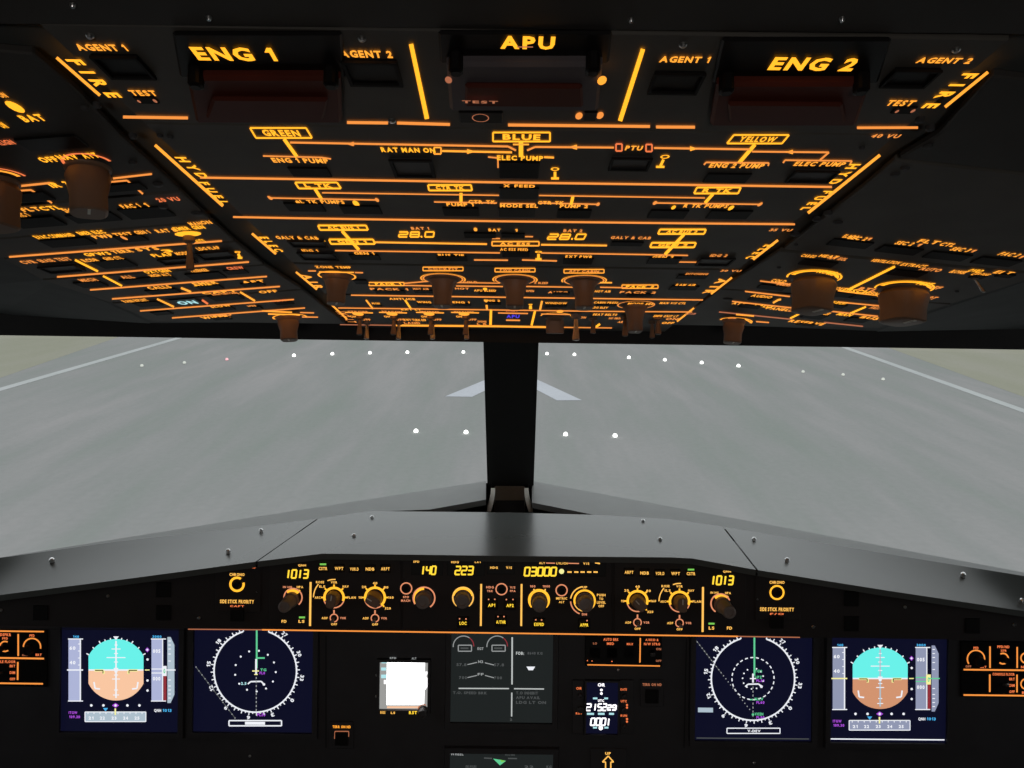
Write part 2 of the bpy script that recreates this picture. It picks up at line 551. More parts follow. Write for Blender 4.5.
# hydraulic ------------------------------------------------------------
P = Panel('hydraulic_panel', FC, 520, 155, 'hydraulic panel with GREEN, BLUE and YELLOW flow boxes just forward of the fire panel', 'control panel')
P.plate_ab(rowrect(129.2, 181.3))
pump_box(P, 250, 128, 306, 138, 'GREEN', 6)
pump_box(P, 493, 132.5, 550, 141.5, 'BLUE', 0)
pump_box(P, 734, 135, 789, 143.5, 'YELLOW', -7)
P.line([(284, 139), (297, 157)], 'hi', 3.4)
P.line([(263, 156), (322, 157.5), (331, 159)], 'lo', 1.5)
P.text('ENG 1 PUMP', 300, 160.5, 56, 4.6, 'mid')
P.line([(290, 142.5), (508, 146.5), (516, 150.5)], 'lo', 2)
P.poly([(346, 144), (354, 141.6), (354, 146.4)], 'lo')
P.text('RAT MAN ON', 408, 150, 54, 4.6, 'hi')
P.box_outline(434, 147.5, 441, 154, 'mid', 1.4)
P.line([(442, 151), (512, 152.4)], 'mid', 2)
P.poly([(476, 151.6), (467, 149), (467, 154)], 'mid')
P.line([(521, 142), (521, 157)], 'hi', 4.4)
P.line([(513, 144.5), (529, 144.5)], 'mid', 1.6)
P.line([(498, 168), (498, 158), (488, 157)], 'lo', 1.5)
P.line([(544, 157.2), (554, 157.6)], 'mid', 2)
P.text('ELEC PUMP', 520, 158, 46, 4.6, 'hi')
P.line([(527, 150.5), (535, 147), (614, 147.6)], 'lo', 2)
P.poly([(568, 147.2), (577, 144.6), (577, 149.8)], 'mid')
P.box_outline(616, 144, 622, 151, 'red', 1.6); P.box_outline(646, 144.5, 652, 151.5, 'red', 1.6)
P.text('PTU', 634, 148, 17, 4.5, 'mid')
P.line([(654, 148), (750, 149.4)], 'lo', 2)
P.poly([(698, 148.8), (690, 146.2), (690, 151.2)], 'mid')
P.line([(755, 144.5), (739, 163)], 'hi', 3.6)
P.line([(704, 165), (706, 162.4), (769, 163), (768, 166)], 'lo', 1.6)
P.text('ENG 2 PUMP', 737, 165.6, 54, 4.4, 'mid')
P.line([(752, 151.6), (829, 152.4), (820, 160)], 'lo', 1.8)
P.poly([(785, 152), (793, 149.8), (793, 154.4)], 'mid')
P.line([(783, 163), (785, 160.2), (852, 161), (850, 164)], 'lo', 1.6)
P.text('ELEC PUMP', 820, 164, 50, 4.2, 'mid')
key(P, 555, 173, 13); key(P, 662, 161, 14, 3)
for x, y, w, h, e in ((310, 173, 40, 9, None), (413, 168, 42, 17, 'btn2'), (519, 171, 40, 16, None), (630, 163.5, 40, 12, 'btn2'), (727, 179, 44, 9, None), (812, 176, 44, 11, 'btn2')):
    P.button(x, y, w, h, 'btn' if not e else 'btn2', .003, 'btn' if e else None)
P.line([(155, 145), (223, 206)], 'mid', 3)
P.line([(880, 155), (808, 213)], 'mid', 3)
P.vtext('HYD', 180, 156, 205, 177, .0062, 'hi', .35)
P.vtext('HYD', 856, 163, 832, 183, .0062, 'hi', .35)
P.text('40 VU', 886, 136, 28, 3.6, 'lo')
P.line([(200, 177.6), (310, 179.3), (500, 182.4), (680, 184.8), (832, 187)], 'lo', 2.2)
for x, y in ((160, 135), (170, 136), (862, 147)):
    P.screw(x, y, 3, 'btn2', 'fastener')
P.done()

# fuel -----------------------------------------------------------------
P = Panel('fuel_panel', FC, 520, 200, 'fuel panel with left, centre and right tank pump boxes under the hydraulic panel', 'control panel')
P.plate_ab(rowrect(182.2, 219.8))
for x0, y0, x1, y1, t, sk in ((295, 182.5, 337, 188.5, 'L TK', 4), (428, 185, 471, 190.5, 'CTR TK', 1), (697, 187.5, 741, 193.5, 'R TK', -3)):
    pump_box(P, x0, y0, x1, y1, t, sk)
P.line([(315, 189), (322, 200)], 'hi', 3); P.line([(461, 193), (461, 203)], 'hi', 3); P.line([(573, 196), (571, 205)], 'hi', 3); P.line([(713, 194), (705, 203)], 'hi', 3)
P.line([(322, 192.8), (499, 195.4)], 'lo', 1.3); P.line([(538, 195.5), (705, 198)], 'lo', 1.3)
P.line([(270, 198), (377, 200)], 'lo', 1.4); P.dot(270, 198, 2, 'lo'); P.dot(377, 200, 2, 'lo')
P.text('L TK PUMPS', 322, 201.8, 44, 3.4, 'mid'); P.dot(298, 202.5, 2, 'mid'); P.dot(356, 203.5, 3, 'hi')
P.line([(434, 202), (497, 203)], 'lo', 1.3)
P.text('PUMP 1', 460, 204.6, 27, 3.2, 'mid'); P.text('CTR TK', 482, 202, 27, 3.4, 'mid')
P.text('CTR TK', 551, 202.8, 26, 3.2, 'mid'); P.text('PUMP 2', 574, 206.3, 28, 3.2, 'mid')
P.line([(540, 203), (598, 204.4)], 'lo', 1.4); P.dot(598, 204.3, 1.8, 'lo')
P.line([(655, 203), (760, 204.4)], 'lo', 1.4); P.dot(655, 203, 2, 'lo'); P.dot(760, 204.4, 2, 'lo')
P.text('R TK PUMPS', 706, 206, 44, 3.4, 'mid'); P.dot(673.5, 207.5, 2, 'hi'); P.dot(731, 208, 2.4, 'hi')
P.text('X FEED', 519, 186, 32, 3, 'mid')
P.button(519, 194, 40, 11, 'black'); P.text('MODE SEL', 519, 205.8, 38, 3.4, 'mid'); P.line([(500, 203.4), (535, 203.8)], 'lo', 1)
P.button(517, 213, 38, 9, 'black')
for x, y, w in ((305, 208, 38), (361, 210.5, 40), (461, 212.5, 36), (574, 214.5, 34), (668, 215, 38), (729, 215.5, 42)):
    P.button(x, y, w, 8)
P.vtext('FUEL', 203, 181, 226, 203, .0055, 'hi')
P.vtext('FUEL', 829, 190, 804, 209, .0055, 'hi')
P.line([(233, 217), (300, 218.3), (500, 221.3), (680, 223.3), (795, 224.3)], 'lo', 2)
P.done()

# electrical -----------------------------------------------------------
P = Panel('electrical_panel', FC, 520, 243, 'electrical panel showing two 28.0 battery voltages and twin bus flow boxes', 'control panel')
P.plate_ab(rowrect(220.9, 265.6))
pump_box(P, 318, 225.5, 366, 230, 'AC BUS 1', 2); pump_box(P, 329, 239.5, 373, 244, 'GEN 1', 2)
pump_box(P, 660, 229.5, 706, 234, 'AC BUS 2', -2); pump_box(P, 652, 242.8, 696, 247.4, 'GEN 2', -2)
P.line([(342, 231), (359, 250)], 'hi', 3); P.line([(684, 234.5), (665, 254.5)], 'hi', 3)
P.line([(335, 250.6), (500, 253)], 'lo', 1.3); P.line([(541, 253), (643, 254.6), (688, 255.5)], 'lo', 1.3)
P.text('GEN 1', 364, 253.4, 20, 2.8, 'mid'); P.text('GEN 2', 663, 257.2, 21, 2.8, 'mid')
P.text('GALY & CAB', 297, 237.8, 42, 3, 'mid'); key(P, 324, 243.5, 8, -1.5)
P.text('IDG 1', 310, 250.8, 16, 2.6, 'mid')
P.digits('28', 409, 234.5, 23, 5, 'hi', .3); P.digits('0', 429.5, 234.5, 11.5, 5, 'hi', .3); P.dot(421.5, 236.8, 1, 'hi')
P.digits('28', 559, 236.8, 24, 5, 'hi', .3, .5); P.digits('0', 580.5, 236.8, 12, 5, 'hi', .3, .5); P.dot(572, 239, 1, 'hi')
P.text('BAT 1', 420, 228.4, 18, 2.6, 'lo'); P.text('BAT 2', 573, 230.8, 19, 2.6, 'lo')
P.text('BAT', 494.5, 230, 12, 2.6, 'mid'); P.text('1', 516, 230.4, 3, 2.6, 'mid'); P.dot(475.5, 229.5, 1.8, 'mid')
P.line([(375, 242.3), (487, 244.2)], 'mid', 1.7)
P.box_outline(492, 241.6, 539, 245.8, 'mid', 1.3); P.text('AC ESS', 515, 243.8, 30, 2.6, 'mid')
P.line([(541, 244.8), (607, 245.6)], 'mid', 1.7)
P.text('BUS TIE', 451, 255.3, 26, 2.6, 'mid'); P.text('AC ESS FEED', 514, 249.6, 28, 2.8, 'mid'); P.text('EXT PWR', 579, 256.7, 27, 2.6, 'mid')
key(P, 538.5, 255, 10)
P.text('GALY & CAB', 631, 237.8, 40, 2.6, 'lo'); P.text('IDG 2', 719, 255.6, 17, 2.4, 'lo')
P.line([(474, 260), (508, 260.3)], 'lo', 1.4); P.line([(522, 260), (557, 261)], 'lo', 1.4); P.line([(676, 262), (698, 262.3)], 'lo', 1.2)
P.line([(500, 238.6), (492, 238.6)], 'lo', 1.2); P.line([(516, 236.5), (533, 236.8)], 'lo', 1.2)
for x, y, w, h, e in ((308, 243.5, 36, 6, 1), (318, 256, 36, 7, 1), (365, 257.8, 30, 5, 0), (452, 259, 30, 5, 0), (480, 236, 32, 5, 0), (516, 254.6, 28, 6, 0), (513, 236, 24, 4, 0), (578, 261.6, 30, 6, 0), (627, 244.5, 32, 4, 0), (664, 261.5, 32, 6, 0), (715, 261.5, 34, 7, 1)):
    P.button(x, y, w, h, 'btn' if not e else 'btn2', .003, 'btn' if e else None)
P.line([(252, 233.5), (276, 254)], 'mid', 2.4); P.line([(778, 240), (753, 259.5)], 'mid', 2.4)
P.vtext('ELEC', 263, 236, 280, 251, .0065, 'hi'); P.vtext('ELEC', 770, 244, 749, 258, .0065, 'hi')
P.text('35 VU', 781, 230, 22, 2.4, 'lo')
P.done()

# air conditioning -----------------------------------------------------
P = Panel('air_conditioning_panel', FC, 520, 282, 'air conditioning panel with three large temperature knobs in a row and a flow knob', 'control panel')
P.plate_ab(rowrect(267, 296.3))
for x, t in ((443, 'COCKPIT'), (515, 'FWD CABIN'), (584, 'AFT CABIN')):
    y = 269 + (x - 443) * .016
    P.box_outline(x - 20, y - 1.8, x + 20, y + 1.8, 'mid', 1)
    P.text(t, x, y, 30, 2.2, 'lo')
    P.ring(x, 279 + (x - 443) * .012, 22, 1.3, 'mid', -20, 200)
    P.ring(x, 279 + (x - 443) * .012, 19.6, 1.6, 'lo', 0, 360)
    P.knob(x, 278.5 + (x - 443) * .012, 34, .0265, 'knob', rot=R(90), flat=.72, wt=.72, skh=.1, name='temperature_knob')
P.text('ZONE TEMP', 333, 267.2, 36, 2.2, 'mid'); P.line([(308, 271), (316, 271)], 'lo', 1.2); P.line([(319, 272), (354, 272.5)], 'mid', 1.2); P.line([(355, 272.6), (363, 272.8)], 'lo', 1.2)
P.ring(337, 276, 18, 1.8, 'mid', 0, 360)
P.knob(337, 276, 30, .026, 'knob', rot=R(70), flat=.75, wt=.78, name='flow_knob')
P.box_outline(369, 282.5, 404, 285.6, 'mid', 1); P.text('PACK 1', 388, 284, 26, 2.2, 'hi'); P.text('PACK 1', 389, 289.2, 38, 2, 'lo')
P.line([(404, 283.4), (432, 281)], 'lo', 1.2); P.line([(404, 285.4), (432, 286)], 'lo', 1.2)
P.text('HOT AIR', 421, 289, 16, 2, 'lo'); P.text('COLD', 470, 282, 14, 1.8, 'lo'); P.line([(456, 282.6), (500, 283.2)], 'lo', 1)
P.line([(456, 286), (503, 286.6)], 'lo', 1.2); P.text('APU BLEED', 485, 290.6, 22, 2, 'mid'); P.dot(485, 289, 2.2, 'hi', ry=1.2); P.text('HOT', 462, 288.6, 14, 1.8, 'lo')
P.text('X BLEED', 541, 283, 14, 2, 'lo'); P.text('AUTO', 558, 292.4, 20, 2, 'lo'); P.text('OPEN', 530, 291, 8, 2, 'lo')
P.line([(526, 286.5), (575, 287.3)], 'lo', 1.2)
P.text('HOT AIR', 603, 291.4, 16, 2, 'mid'); P.line([(598, 282.6), (612, 282.8)], 'mid', 1.4); P.line([(600, 287.3), (628, 287.8)], 'lo', 1.2)
P.box_outline(622, 285, 658, 288.4, 'mid', 1); P.text('PACK 2', 640, 286.8, 28, 2.2, 'hi'); P.text('PACK 2', 638, 292.4, 36, 2, 'lo')
P.text('DITCHING', 697, 274, 22, 1.8, 'lo'); P.text('RAM AIR', 686, 285, 20, 2, 'mid')
for x, y, w, h in ((390, 293, 30, 3.4), (424, 292.5, 20, 3), (487, 294, 18, 2.4), (561, 294.4, 18, 2.2), (640, 296, 26, 2.8), (692, 278, 30, 3.4), (684, 289, 28, 4), (361, 283, 14, 4)):
    P.button(x, y - .5, w, h)
P.line([(296, 272), (317, 289.5)], 'mid', 2); P.line([(732, 277.5), (711, 294)], 'mid', 2)
P.vtext('AIR', 305, 274, 321, 288, .0078, 'mid'); P.vtext('AIR', 724, 278, 706, 293, .0078, 'mid')
P.text('30 VU', 731, 270.8, 20, 1.8, 'lo')
P.line([(351, 295.2), (703, 300)], 'lo', 1.3)
P.done()

# anti-ice and cabin pressure --------------------------------------------
P = Panel('anti_ice_panel', FC, 520, 303, 'narrow anti-ice and cabin pressure panel ahead of the temperature knobs', 'control panel')
P.plate_ab(rowrect(297.2, 310.6))
P.line([(366, 300), (373, 309)], 'mid', 1.6); P.line([(405, 300), (411, 309)], 'hi', 1.8); P.line([(486, 300), (487, 309.4)], 'mid', 2); P.line([(542, 301), (540, 310)], 'mid', 2)
for t, x, y, w in (('ANTI ICE', 402, 299, 26), ('WING', 424, 302.2, 14), ('ENG 1', 461, 302.4, 17), ('ENG 2', 492, 300.6, 16), ('PROBE', 376, 303.6, 8), ('WINDOW', 556, 303.2, 22), ('CABIN PRESS', 606, 302.6, 24), ('MODE SEL', 641, 303.8, 26), ('MAN V/S CTL', 673, 303.2, 26), ('LDG ELEV', 600, 307.6, 16)):
    P.text(t, x, y, w, 1.9, 'mid')
P.line([(338, 308), (420, 309), (600, 311.4), (692, 312)], 'lo', 1.1)
P.text('EXT LT', 411, 309.6, 20, 1.6, 'hi')
for x, y, w in ((424, 304.8, 14), (462, 305, 18), (493, 304, 16), (556, 306.4, 22), (606, 305.6, 20), (378, 306, 8)):
    P.button(x, y, w, 2.2)
key(P, 530.5, 306, 5)
P.ring(636, 305, 18, 1.4, 'lo')
P.knob(635, 306, 25, .028, 'knob', rot=R(90), wt=.8, flat=.7, name='landing_elevation_knob')
P.done()

# exterior lights and signs ------------------------------------------------
P = Panel('exterior_lights_panel', FC, 520, 320, 'exterior light and cabin sign panel with toggles hanging at the front edge of the overhead', 'control panel')
P.plate_ab(rowrect(311.4, 329.5))
P.line([(491, 309.5), (490.5, 325)], 'hi', 2.4); P.line([(535, 311), (531.5, 325.5)], 'hi', 2.2)
P.line([(396, 325.4), (500, 326.4), (560, 327.4)], 'mid', 1.8); P.line([(560, 327.4), (612, 328)], 'lo', 1)
P.line([(340, 324.6), (396, 325.4)], 'dim', 1)
for x, t in ((358, 'STROBE'), (392, 'BEACON'), (429, 'WING'), (464, 'NAV & LOGO')):
    P.text(t, x, 311.8, 20, 1.6, 'lo'); P.line([(x - 13, 312.4), (x + 15, 313)], 'mid', 1)
    P.dot(x, 314, 5.5, 'mid', ry=1.8); P.text('ON', x - 5, 316.6, 6, 1.8, 'mid'); P.text('OFF', x + 8, 319.6, 9, 1.8, 'lo')
    P.toggle(x + 2, 316, 5.5, .022, 'knob', base='knob')
for x in (367, 399, 433, 467):
    P.toggle(x, 321, 5, .022, 'metal')
P.text('RWY TURN OFF', 415, 320, 22, 2.2, 'mid'); P.text('LAND', 412, 323, 16, 1.8, 'lo')
P.text('SIGNS', 482, 321.6, 9, 1.8, 'lo'); P.text('L R', 482, 324, 10, 1.6, 'lo')
P.line([(498, 313), (528, 313.6)], 'lo', 1.2); P.text('START', 512, 310.8, 12, 1.6, 'red'); P.text('APU', 513, 316.4, 13, 3, 'blue'); P.line([(506, 320.2), (520, 320.4)], 'lo', 1.5)
P.ring(556, 316, 15, 1.2, 'mid', 0, 180); P.line([(541, 314), (570, 314.6)], 'lo', 1)
P.dot(560, 311.5, 3.5, 'mid', ry=1.4)
# broad paddle selector
P.knob(555, 318, 19, .018, 'knob', rot=0, flat=.25, wt=.95, skh=.12, pointer=False, name='paddle_selector', taper=1)
P.toggle(576, 314, 7, .030, 'metal'); P.toggle(593, 318, 5.5, .018, 'knob', base='knob'); P.toggle(625, 316, 6, .023, 'knob', base='knob')
P.toggle(658, 317, 6, .020, 'knob', base='knob'); P.toggle(652, 321, 5, .020, 'knob', base='knob')
for t, x, y, w, m in (('SEAT BELTS', 605, 314.6, 24, 'mid'), ('NO SMOKING', 618, 318.4, 18, 'lo'), ('EMER EXIT LT', 666, 316.2, 24, 'mid'), ('ON', 672, 319, 12, 'lo'), ('OFF', 668, 323, 12, 'mid'), ('ARM', 622, 322, 8, 'lo'), ('ON', 583, 317.5, 6, 'lo'), ('DIM', 692, 313.8, 12, 'dim')):
    P.text(t, x, y, w, 1.9, m)
P.line([(600, 324), (596, 327)], 'hi', 2)
P.line([(328, 301.5), (347, 319)], 'mid', 1.7); P.line([(694, 308), (677, 321.5)], 'mid', 1.6)
P.vtext('INT LT', 340, 311, 353, 322, .010, 'lo')
P.done()

# aft overhead ------------------------------------------------------------
P = Panel('aft_overhead_panel', FC, 512, 5, 'blank dark panel strip along the very top behind the fire panel', 'panel')
P.plate([(-160, -70), (1180, -50), (1100, 36), (-60, 24)], 'plate_dark')
for x, y in ((73, 4), (209, 17), (842, 18), (631, 19)):
    P.screw(x, y, 3, 'screw', 'fastener')
P.done()

# =====================================================================
#  OVERHEAD, LEFT COLUMN
# =====================================================================
G = 'side overhead panels'
P = Panel('inertial_reference_panel', FL, 60, 150, 'inertial reference panel at upper left with two big selector knobs', 'control panel')
P.plate([(-130, 120), (-60, 46), (34, 54), (78, 92), (120, 136), (180, 190.5), (60, 201), (-130, 215)], 'plate_dark')
for x, y, w, h, m in ((2, 95, 7, 5, 'mid'), (2, 125, 6, 6, 'hi')): P.text('ON', x, y, w, h, m)
P.dot(15, 107, 6, 'hi', 'lamp'); P.text('BAT', 32, 118, 22, 6.5, 'hi'); P.text('ALIGN', 4, 142.5, 18, 4.5, 'red')
P.button(52, 144, 60, 12, 'black')
for t, x, y, w in (('OFF', 48, 159.5, 17), ('NAV', 67, 157, 19), ('ATT', 89.5, 155.5, 15)): P.text(t, x, y, w, 5, 'hi')
P.ring(88, 163, 22, 3, 'red', 0, 180)
P.knob(88, 168, 44, .027, 'knob', rot=R(60), flat=.9, wt=.86, skh=.08, name='mode_selector_knob')
P.ring(0, 178, 25, 2.5, 'red', 0, 180); P.ring(0, 178, 19, 4, 'mid', 0, 180)
P.knob(-2, 182, 40, .028, 'knob', rot=R(100), flat=.9, wt=.9, skh=.08, name='mode_selector_knob')
P.line([(16, 186.5), (50, 183)], 'lo', 2.2); P.text('IR 3', 59, 184.5, 20, 5, 'hi')
P.line([(113, 178.5), (152, 174)], 'lo', 2); P.line([(15, 191), (31, 190), (52, 203)], 'lo', 1.8); P.line([(110, 182), (127, 180.5), (143, 194)], 'lo', 1.8)
P.button(28, 198, 44, 8); P.button(124, 188, 40, 7)
for x, y in ((133, 136), (133, 162), (97, 105), (85, 107)): P.screw(x, y, 4, 'btn2', 'fastener')
P.done()

def LP(name, x, y, label, pts):
    P = Panel(name, FL, x, y, label, 'control panel'); P.plate(pts); return P
P = LP('elevator_computer_panel', 100, 212, 'left overhead panel with dark push buttons just below the two selector knobs', [(180, 192), (211, 221), (0, 238), (-130, 246), (-130, 216.5), (60, 202.5)])
for t, x, y, w, m in (('ELAC 1', 20, 215, 15, 'mid'), ('FLT', 30, 209.3, 18, 'mid'), ('CTL', 50, 208, 20, 'hi'), ('SEC 1', 70, 210.5, 13, 'mid'), ('FAC 1', 130, 206, 18, 'mid'), ('1', 146, 205, 3, 'mid'), ('20 VU', 168, 199.5, 22, 'red')): P.text(t, x, y, w, 3.6, m)
P.button(37, 223, 46, 9); P.button(94, 218.5, 46, 8); P.button(147, 213.5, 46, 10)
P.screw(163, 206, 5, 'btn2', 'fastener'); P.screw(197, 213, 6, 'btn2', 'fastener'); P.screw(158, 184, 5, 'btn2', 'fastener')
P.done()
P = LP('evacuation_panel', 110, 238, 'evacuation and emergency power panel with a small orange toggle, left overhead', [(212, 222), (234, 241), (0, 258), (-62, 262), (-100, 244), (0, 239)])
for t, x, y, w, m in (('EVAC COMMAND', 54, 236, 38, 'hi'), ('EMER ELEC', 91, 232.6, 26, 'hi'), ('PWR', 103, 236.4, 20, 'mid'), ('TEST', 123, 234.3, 18, 'mid'), ('GEN 1', 142, 232.2, 14, 'mid'), ('RAT &', 166, 230.6, 20, 'mid'), ('EMER GEN', 189, 228, 30, 'hi'), ('MAN', 195, 223.6, 12, 'mid'), ('ON', 206, 222.4, 10, 'mid'), ('AUTO', 200, 241, 9, 'hi')): P.text(t, x, y, w, 3.2, m)
P.dot(188, 234, 13, 'hi', 'knob_ring', ry=2.6); 
P.toggle(189, 236, 8, .026, 'knob', base='knob')
P.button(68, 243, 46, 7); P.button(131, 239, 28, 6); P.dot(124, 238, 2, 'lo', dz=.0012)
P.line([(9, 257), (222, 241)], 'lo', 1.8)
P.done()
P = LP('ground_proximity_panel', 130, 256, 'ground proximity panel with outlined square buttons, left overhead, beside the battery voltage readout', [(235, 242), (263, 264.5), (40, 279), (3, 259)])
for t, x, y, w, m in (('GPWS', 97, 254, 25, 'hi'), ('TERR', 122, 251.4, 20, 'mid'), ('SYS', 147, 249, 22, 'mid'), ('RCDR', 90, 260.2, 15, 'mid'), ('GND CTL', 113, 258.4, 18, 'mid'), ('CVR', 28, 262, 14, 'lo'), ('ERASE', 46, 260.6, 14, 'lo'), ('TEST', 63, 259.2, 14, 'lo'), ('FLAP', 162, 255, 20, 'hi'), ('MODE', 182, 253.4, 13, 'mid'), ('LDG FLAP', 208, 248.3, 22, 'mid'), ('3', 167, 251, 10, 'hi')): P.text(t, x, y, w, 2.8, m)
for x, y, w, h, e in ((62, 268.5, 36, 6, 1), (115, 264.5, 34, 7, 0), (178, 260.5, 34, 5, 1), (216, 255, 34, 7, 1)): P.button(x, y, w, h, 'btn2' if e else 'btn', .003, 'btn' if e else None)
key(P, 239, 254.5, 8, -1.5)
P.line([(75, 260), (98, 271.5)], 'hi', 2)
P.line([(57, 277), (249, 262)], 'lo', 1.7)
P.done()
P = LP('oxygen_panel', 170, 278, 'oxygen and calls panel with two rows of small dark push buttons, left overhead', [(264, 265.5), (301, 289), (110, 302.5), (42, 280)])
for t, x, y, w, m in (('OXYGEN', 157, 271.4, 25, 'hi'), ('HIGH ALT', 160, 275.2, 20, 'mid'), ('PASSENGER', 199, 270.4, 17, 'mid'), ('CREW', 235, 268, 16, 'red'), ('MECH', 88, 280, 16, 'lo'), ('ALL', 127, 277, 12, 'lo'), ('CALLS', 159, 287.4, 22, 'mid'), ('EMER', 205, 283.2, 24, 'mid'), ('FWD', 205, 286.2, 18, 'hi'), ('AFT', 253, 281.8, 22, 'mid')): P.text(t, x, y, w, 2.6, m)
for x, y, w, h in ((158, 279.5, 32, 4), (206, 276.5, 34, 6), (236, 272.4, 22, 4), (91, 285, 26, 5), (138, 281.5, 32, 4), (163, 292, 30, 4), (210, 288, 24, 4), (253, 285, 22, 3.5)): P.button(x, y, w, h)
P.line([(103, 276), (122, 286)], 'hi', 1.8); P.line([(181, 288), (191, 292)], 'mid', 2)
P.line([(90, 290), (267, 276.5)], 'lo', 1.5); P.line([(112, 299), (280, 286.5)], 'lo', 1.5)
P.done()
P = LP('wiper_panel', 230, 307, 'left wiper and rain repellent panel with a hanging grey wiper knob near the windscreen', [(302, 290), (346, 324), (152, 321.5), (112, 303.5)])
for t, x, y, w, m in (('RAIN RPLNT', 135, 300.6, 24, 'mid'), ('CAPT', 219, 292, 34, 'mid'), ('AUDIO SWITCHING', 225, 294, 26, 'lo'), ('OFF', 268, 291.6, 18, 'mid'), ('SLOW', 220, 306, 20, 'mid'), ('NORM', 252, 306.2, 8, 'lo'), ('FAST', 280, 301, 14, 'red'), ('WIPER', 215, 317, 27, 'mid'), ('PED', 222, 315, 18, 'lo')): P.text(t, x, y, w, 2.2, m)
for x, y, w, h in ((148, 304.6, 24, 4), (226, 298, 30, 5), (162, 313.6, 18, 3), (226, 309, 16, 3), (256, 308.4, 12, 2.6), (284, 303.4, 18, 3), (222, 319, 18, 2.4)): P.button(x, y, w, h)
o = P.button(187, 302.5, 26, 6, 'black'); P.text('ON', 187, 302.6, 18, 3, 'teal', 'button_legend', dz=.0012)
P.line([(157, 299), (174, 307)], 'mid', 1.8); P.line([(240, 292), (255, 301)], 'mid', 1.8); P.line([(202, 300), (208, 304)], 'red', 2)
P.line([(140, 311), (294, 299.5)], 'lo', 1.3); P.line([(172, 318), (305, 308)], 'lo', 1.3)
P.line([(262, 311), (292, 312.4)], 'mid', 1.4); P.line([(268, 314), (300, 315)], 'mid', 1.4); P.line([(300, 312.6), (314, 313)], 'lo', 1.2); P.line([(302, 317), (318, 317.2)], 'lo', 1.2)
P.ring(290, 317.5, 16, 1.8, 'mid', -10, 190)
P.knob(288, 317, 24, .027, 'knob', rot=R(80), wt=.85, flat=.8, name='wiper_knob')
P.done()

# =====================================================================
#  OVERHEAD, RIGHT COLUMN
# =====================================================================
def RP(name, x, y, label, pts, mat='plate'):
    P = Panel(name, FR, x, y, label, 'control panel'); P.plate(pts, mat); return P
P = RP('blank_panel', 1000, 130, 'blank dark cover panel at the upper right beside the ENG 2 fire handle', [(992, 76), (1130, 92), (1130, 184), (899, 158.5), (938, 135)], 'plate_dark')
P.done()
P = RP('elevator_computer_panel', 930, 210, 'mostly blank right overhead panel with four buttons along its lower edge', [(895, 160.5), (1130, 187), (1130, 281), (1026, 271.5), (784, 249.5), (868, 184)])
for t, x, y, w in (('ELAC 2', 851, 236.6, 14), ('SEC 2', 858, 238.2, 18), ('SEC 2', 905, 243.4, 17), ('FLT', 929, 241.8, 20), ('CTL', 948, 244.6, 14), ('SEC 3', 961, 249.6, 18), ('FAC 2', 1010, 254.5, 19)):
    P.text(t, x, y, w, 3, 'mid')
for x, y in ((869, 239), (919, 245), (973, 251), (1021, 257)): P.text('1', x, y, 4, 2.4, 'lo')
for x, y in ((850, 244.5), (899, 251), (947, 257), (996, 262.5)): P.button(x, y, 40, 6)
for x, y in ((895, 174), (905, 168), (928, 146), (817, 219), (828, 213), (838, 222), (795, 234), (930, 128), (920, 120)): P.screw(x, y, 4.5, 'btn2', 'fastener')
P.done()
P = RP('cargo_heat_panel', 880, 280, 'right overhead panel with two big orange-lit selector knobs', [(780, 251.5), (1028, 273.5), (1024, 281), (953, 303.5), (722, 288.5)])
for t, x, y, w, m in (('CARGO', 809, 256, 14, 'mid'), ('HEAT', 829, 256.4, 18, 'mid'), ('AFT ISOL', 838, 258.6, 18, 'lo'), ('VENTILATION', 886, 261.6, 28, 'mid'), ('EXTRACT', 914, 265.4, 24, 'mid'), ('AUTO', 931, 269.6, 20, 'lo'),
                   ('BLOWER', 959, 272, 15, 'mid'), ('OVRD', 976, 270.8, 13, 'hi'), ('CAB FANS', 981, 274.4, 16, 'mid'), ('ELT', 1004, 272.6, 17, 'mid'), ('NORM', 827, 272.4, 18, 'hi'), ('HOT', 833, 274.4, 12, 'hi'), ('COLD', 779, 281, 14, 'mid'),
                   ('MED', 785, 284.4, 14, 'lo'), ('SMOKE', 838, 288.6, 16, 'mid'), ('DISCH', 856, 291, 26, 'hi'), ('AGENT', 872, 293.6, 22, 'mid'), ('TEST', 925, 283.8, 16, 'hi'), ('OFF', 934, 287.5, 14, 'lo'), ('CKPT', 928, 297.6, 16, 'lo'), ('BTL', 868, 289.4, 18, 'lo')): P.text(t, x, y, w, 2.6, m)
P.ring(814, 277, 25, 1.8, 'hi', -25, 205); P.ring(814, 277, 21, 4, 'hi', 0, 180)
P.knob(814, 279, 44, .029, 'knob', rot=R(75), wt=.92, flat=.8, skh=.06, name='temperature_knob')
P.ring(904, 288, 26, 1.8, 'hi', -25, 205); P.ring(904, 288, 22, 4, 'hi', 0, 180)
P.knob(904, 290, 47, .029, 'knob', rot=R(75), wt=.92, flat=.8, skh=.06, name='temperature_knob')
P.line([(849, 289.5), (895, 266.5)], 'hi', 2.2)
P.line([(760, 281), (793, 285)], 'lo', 1.3); P.line([(838, 290.6), (880, 296.4)], 'mid', 1.3)
for x, y, w, h in ((818, 264, 34, 5), (907, 274, 32, 5), (772, 288, 26, 4), (841, 295, 20, 4), (863, 297.6, 20, 4), (978, 277.5, 14, 3), (1005, 276.4, 16, 3)): P.button(x, y, w, h, 'btn')
P.toggle(975, 277, 4, .012, 'metal', (.6, .2))
for x, y in ((779, 265), (957, 289), (796, 242)): P.screw(x, y + 2, 2, 'btn2', 'fastener')
P.done()
P = RP('wiper_panel', 800, 310, 'right wiper panel with a hanging grey wiper knob and thin orange lines near the windscreen', [(721, 289.5), (951, 304.4), (916, 315), (879, 328), (668, 325), (690, 311)])
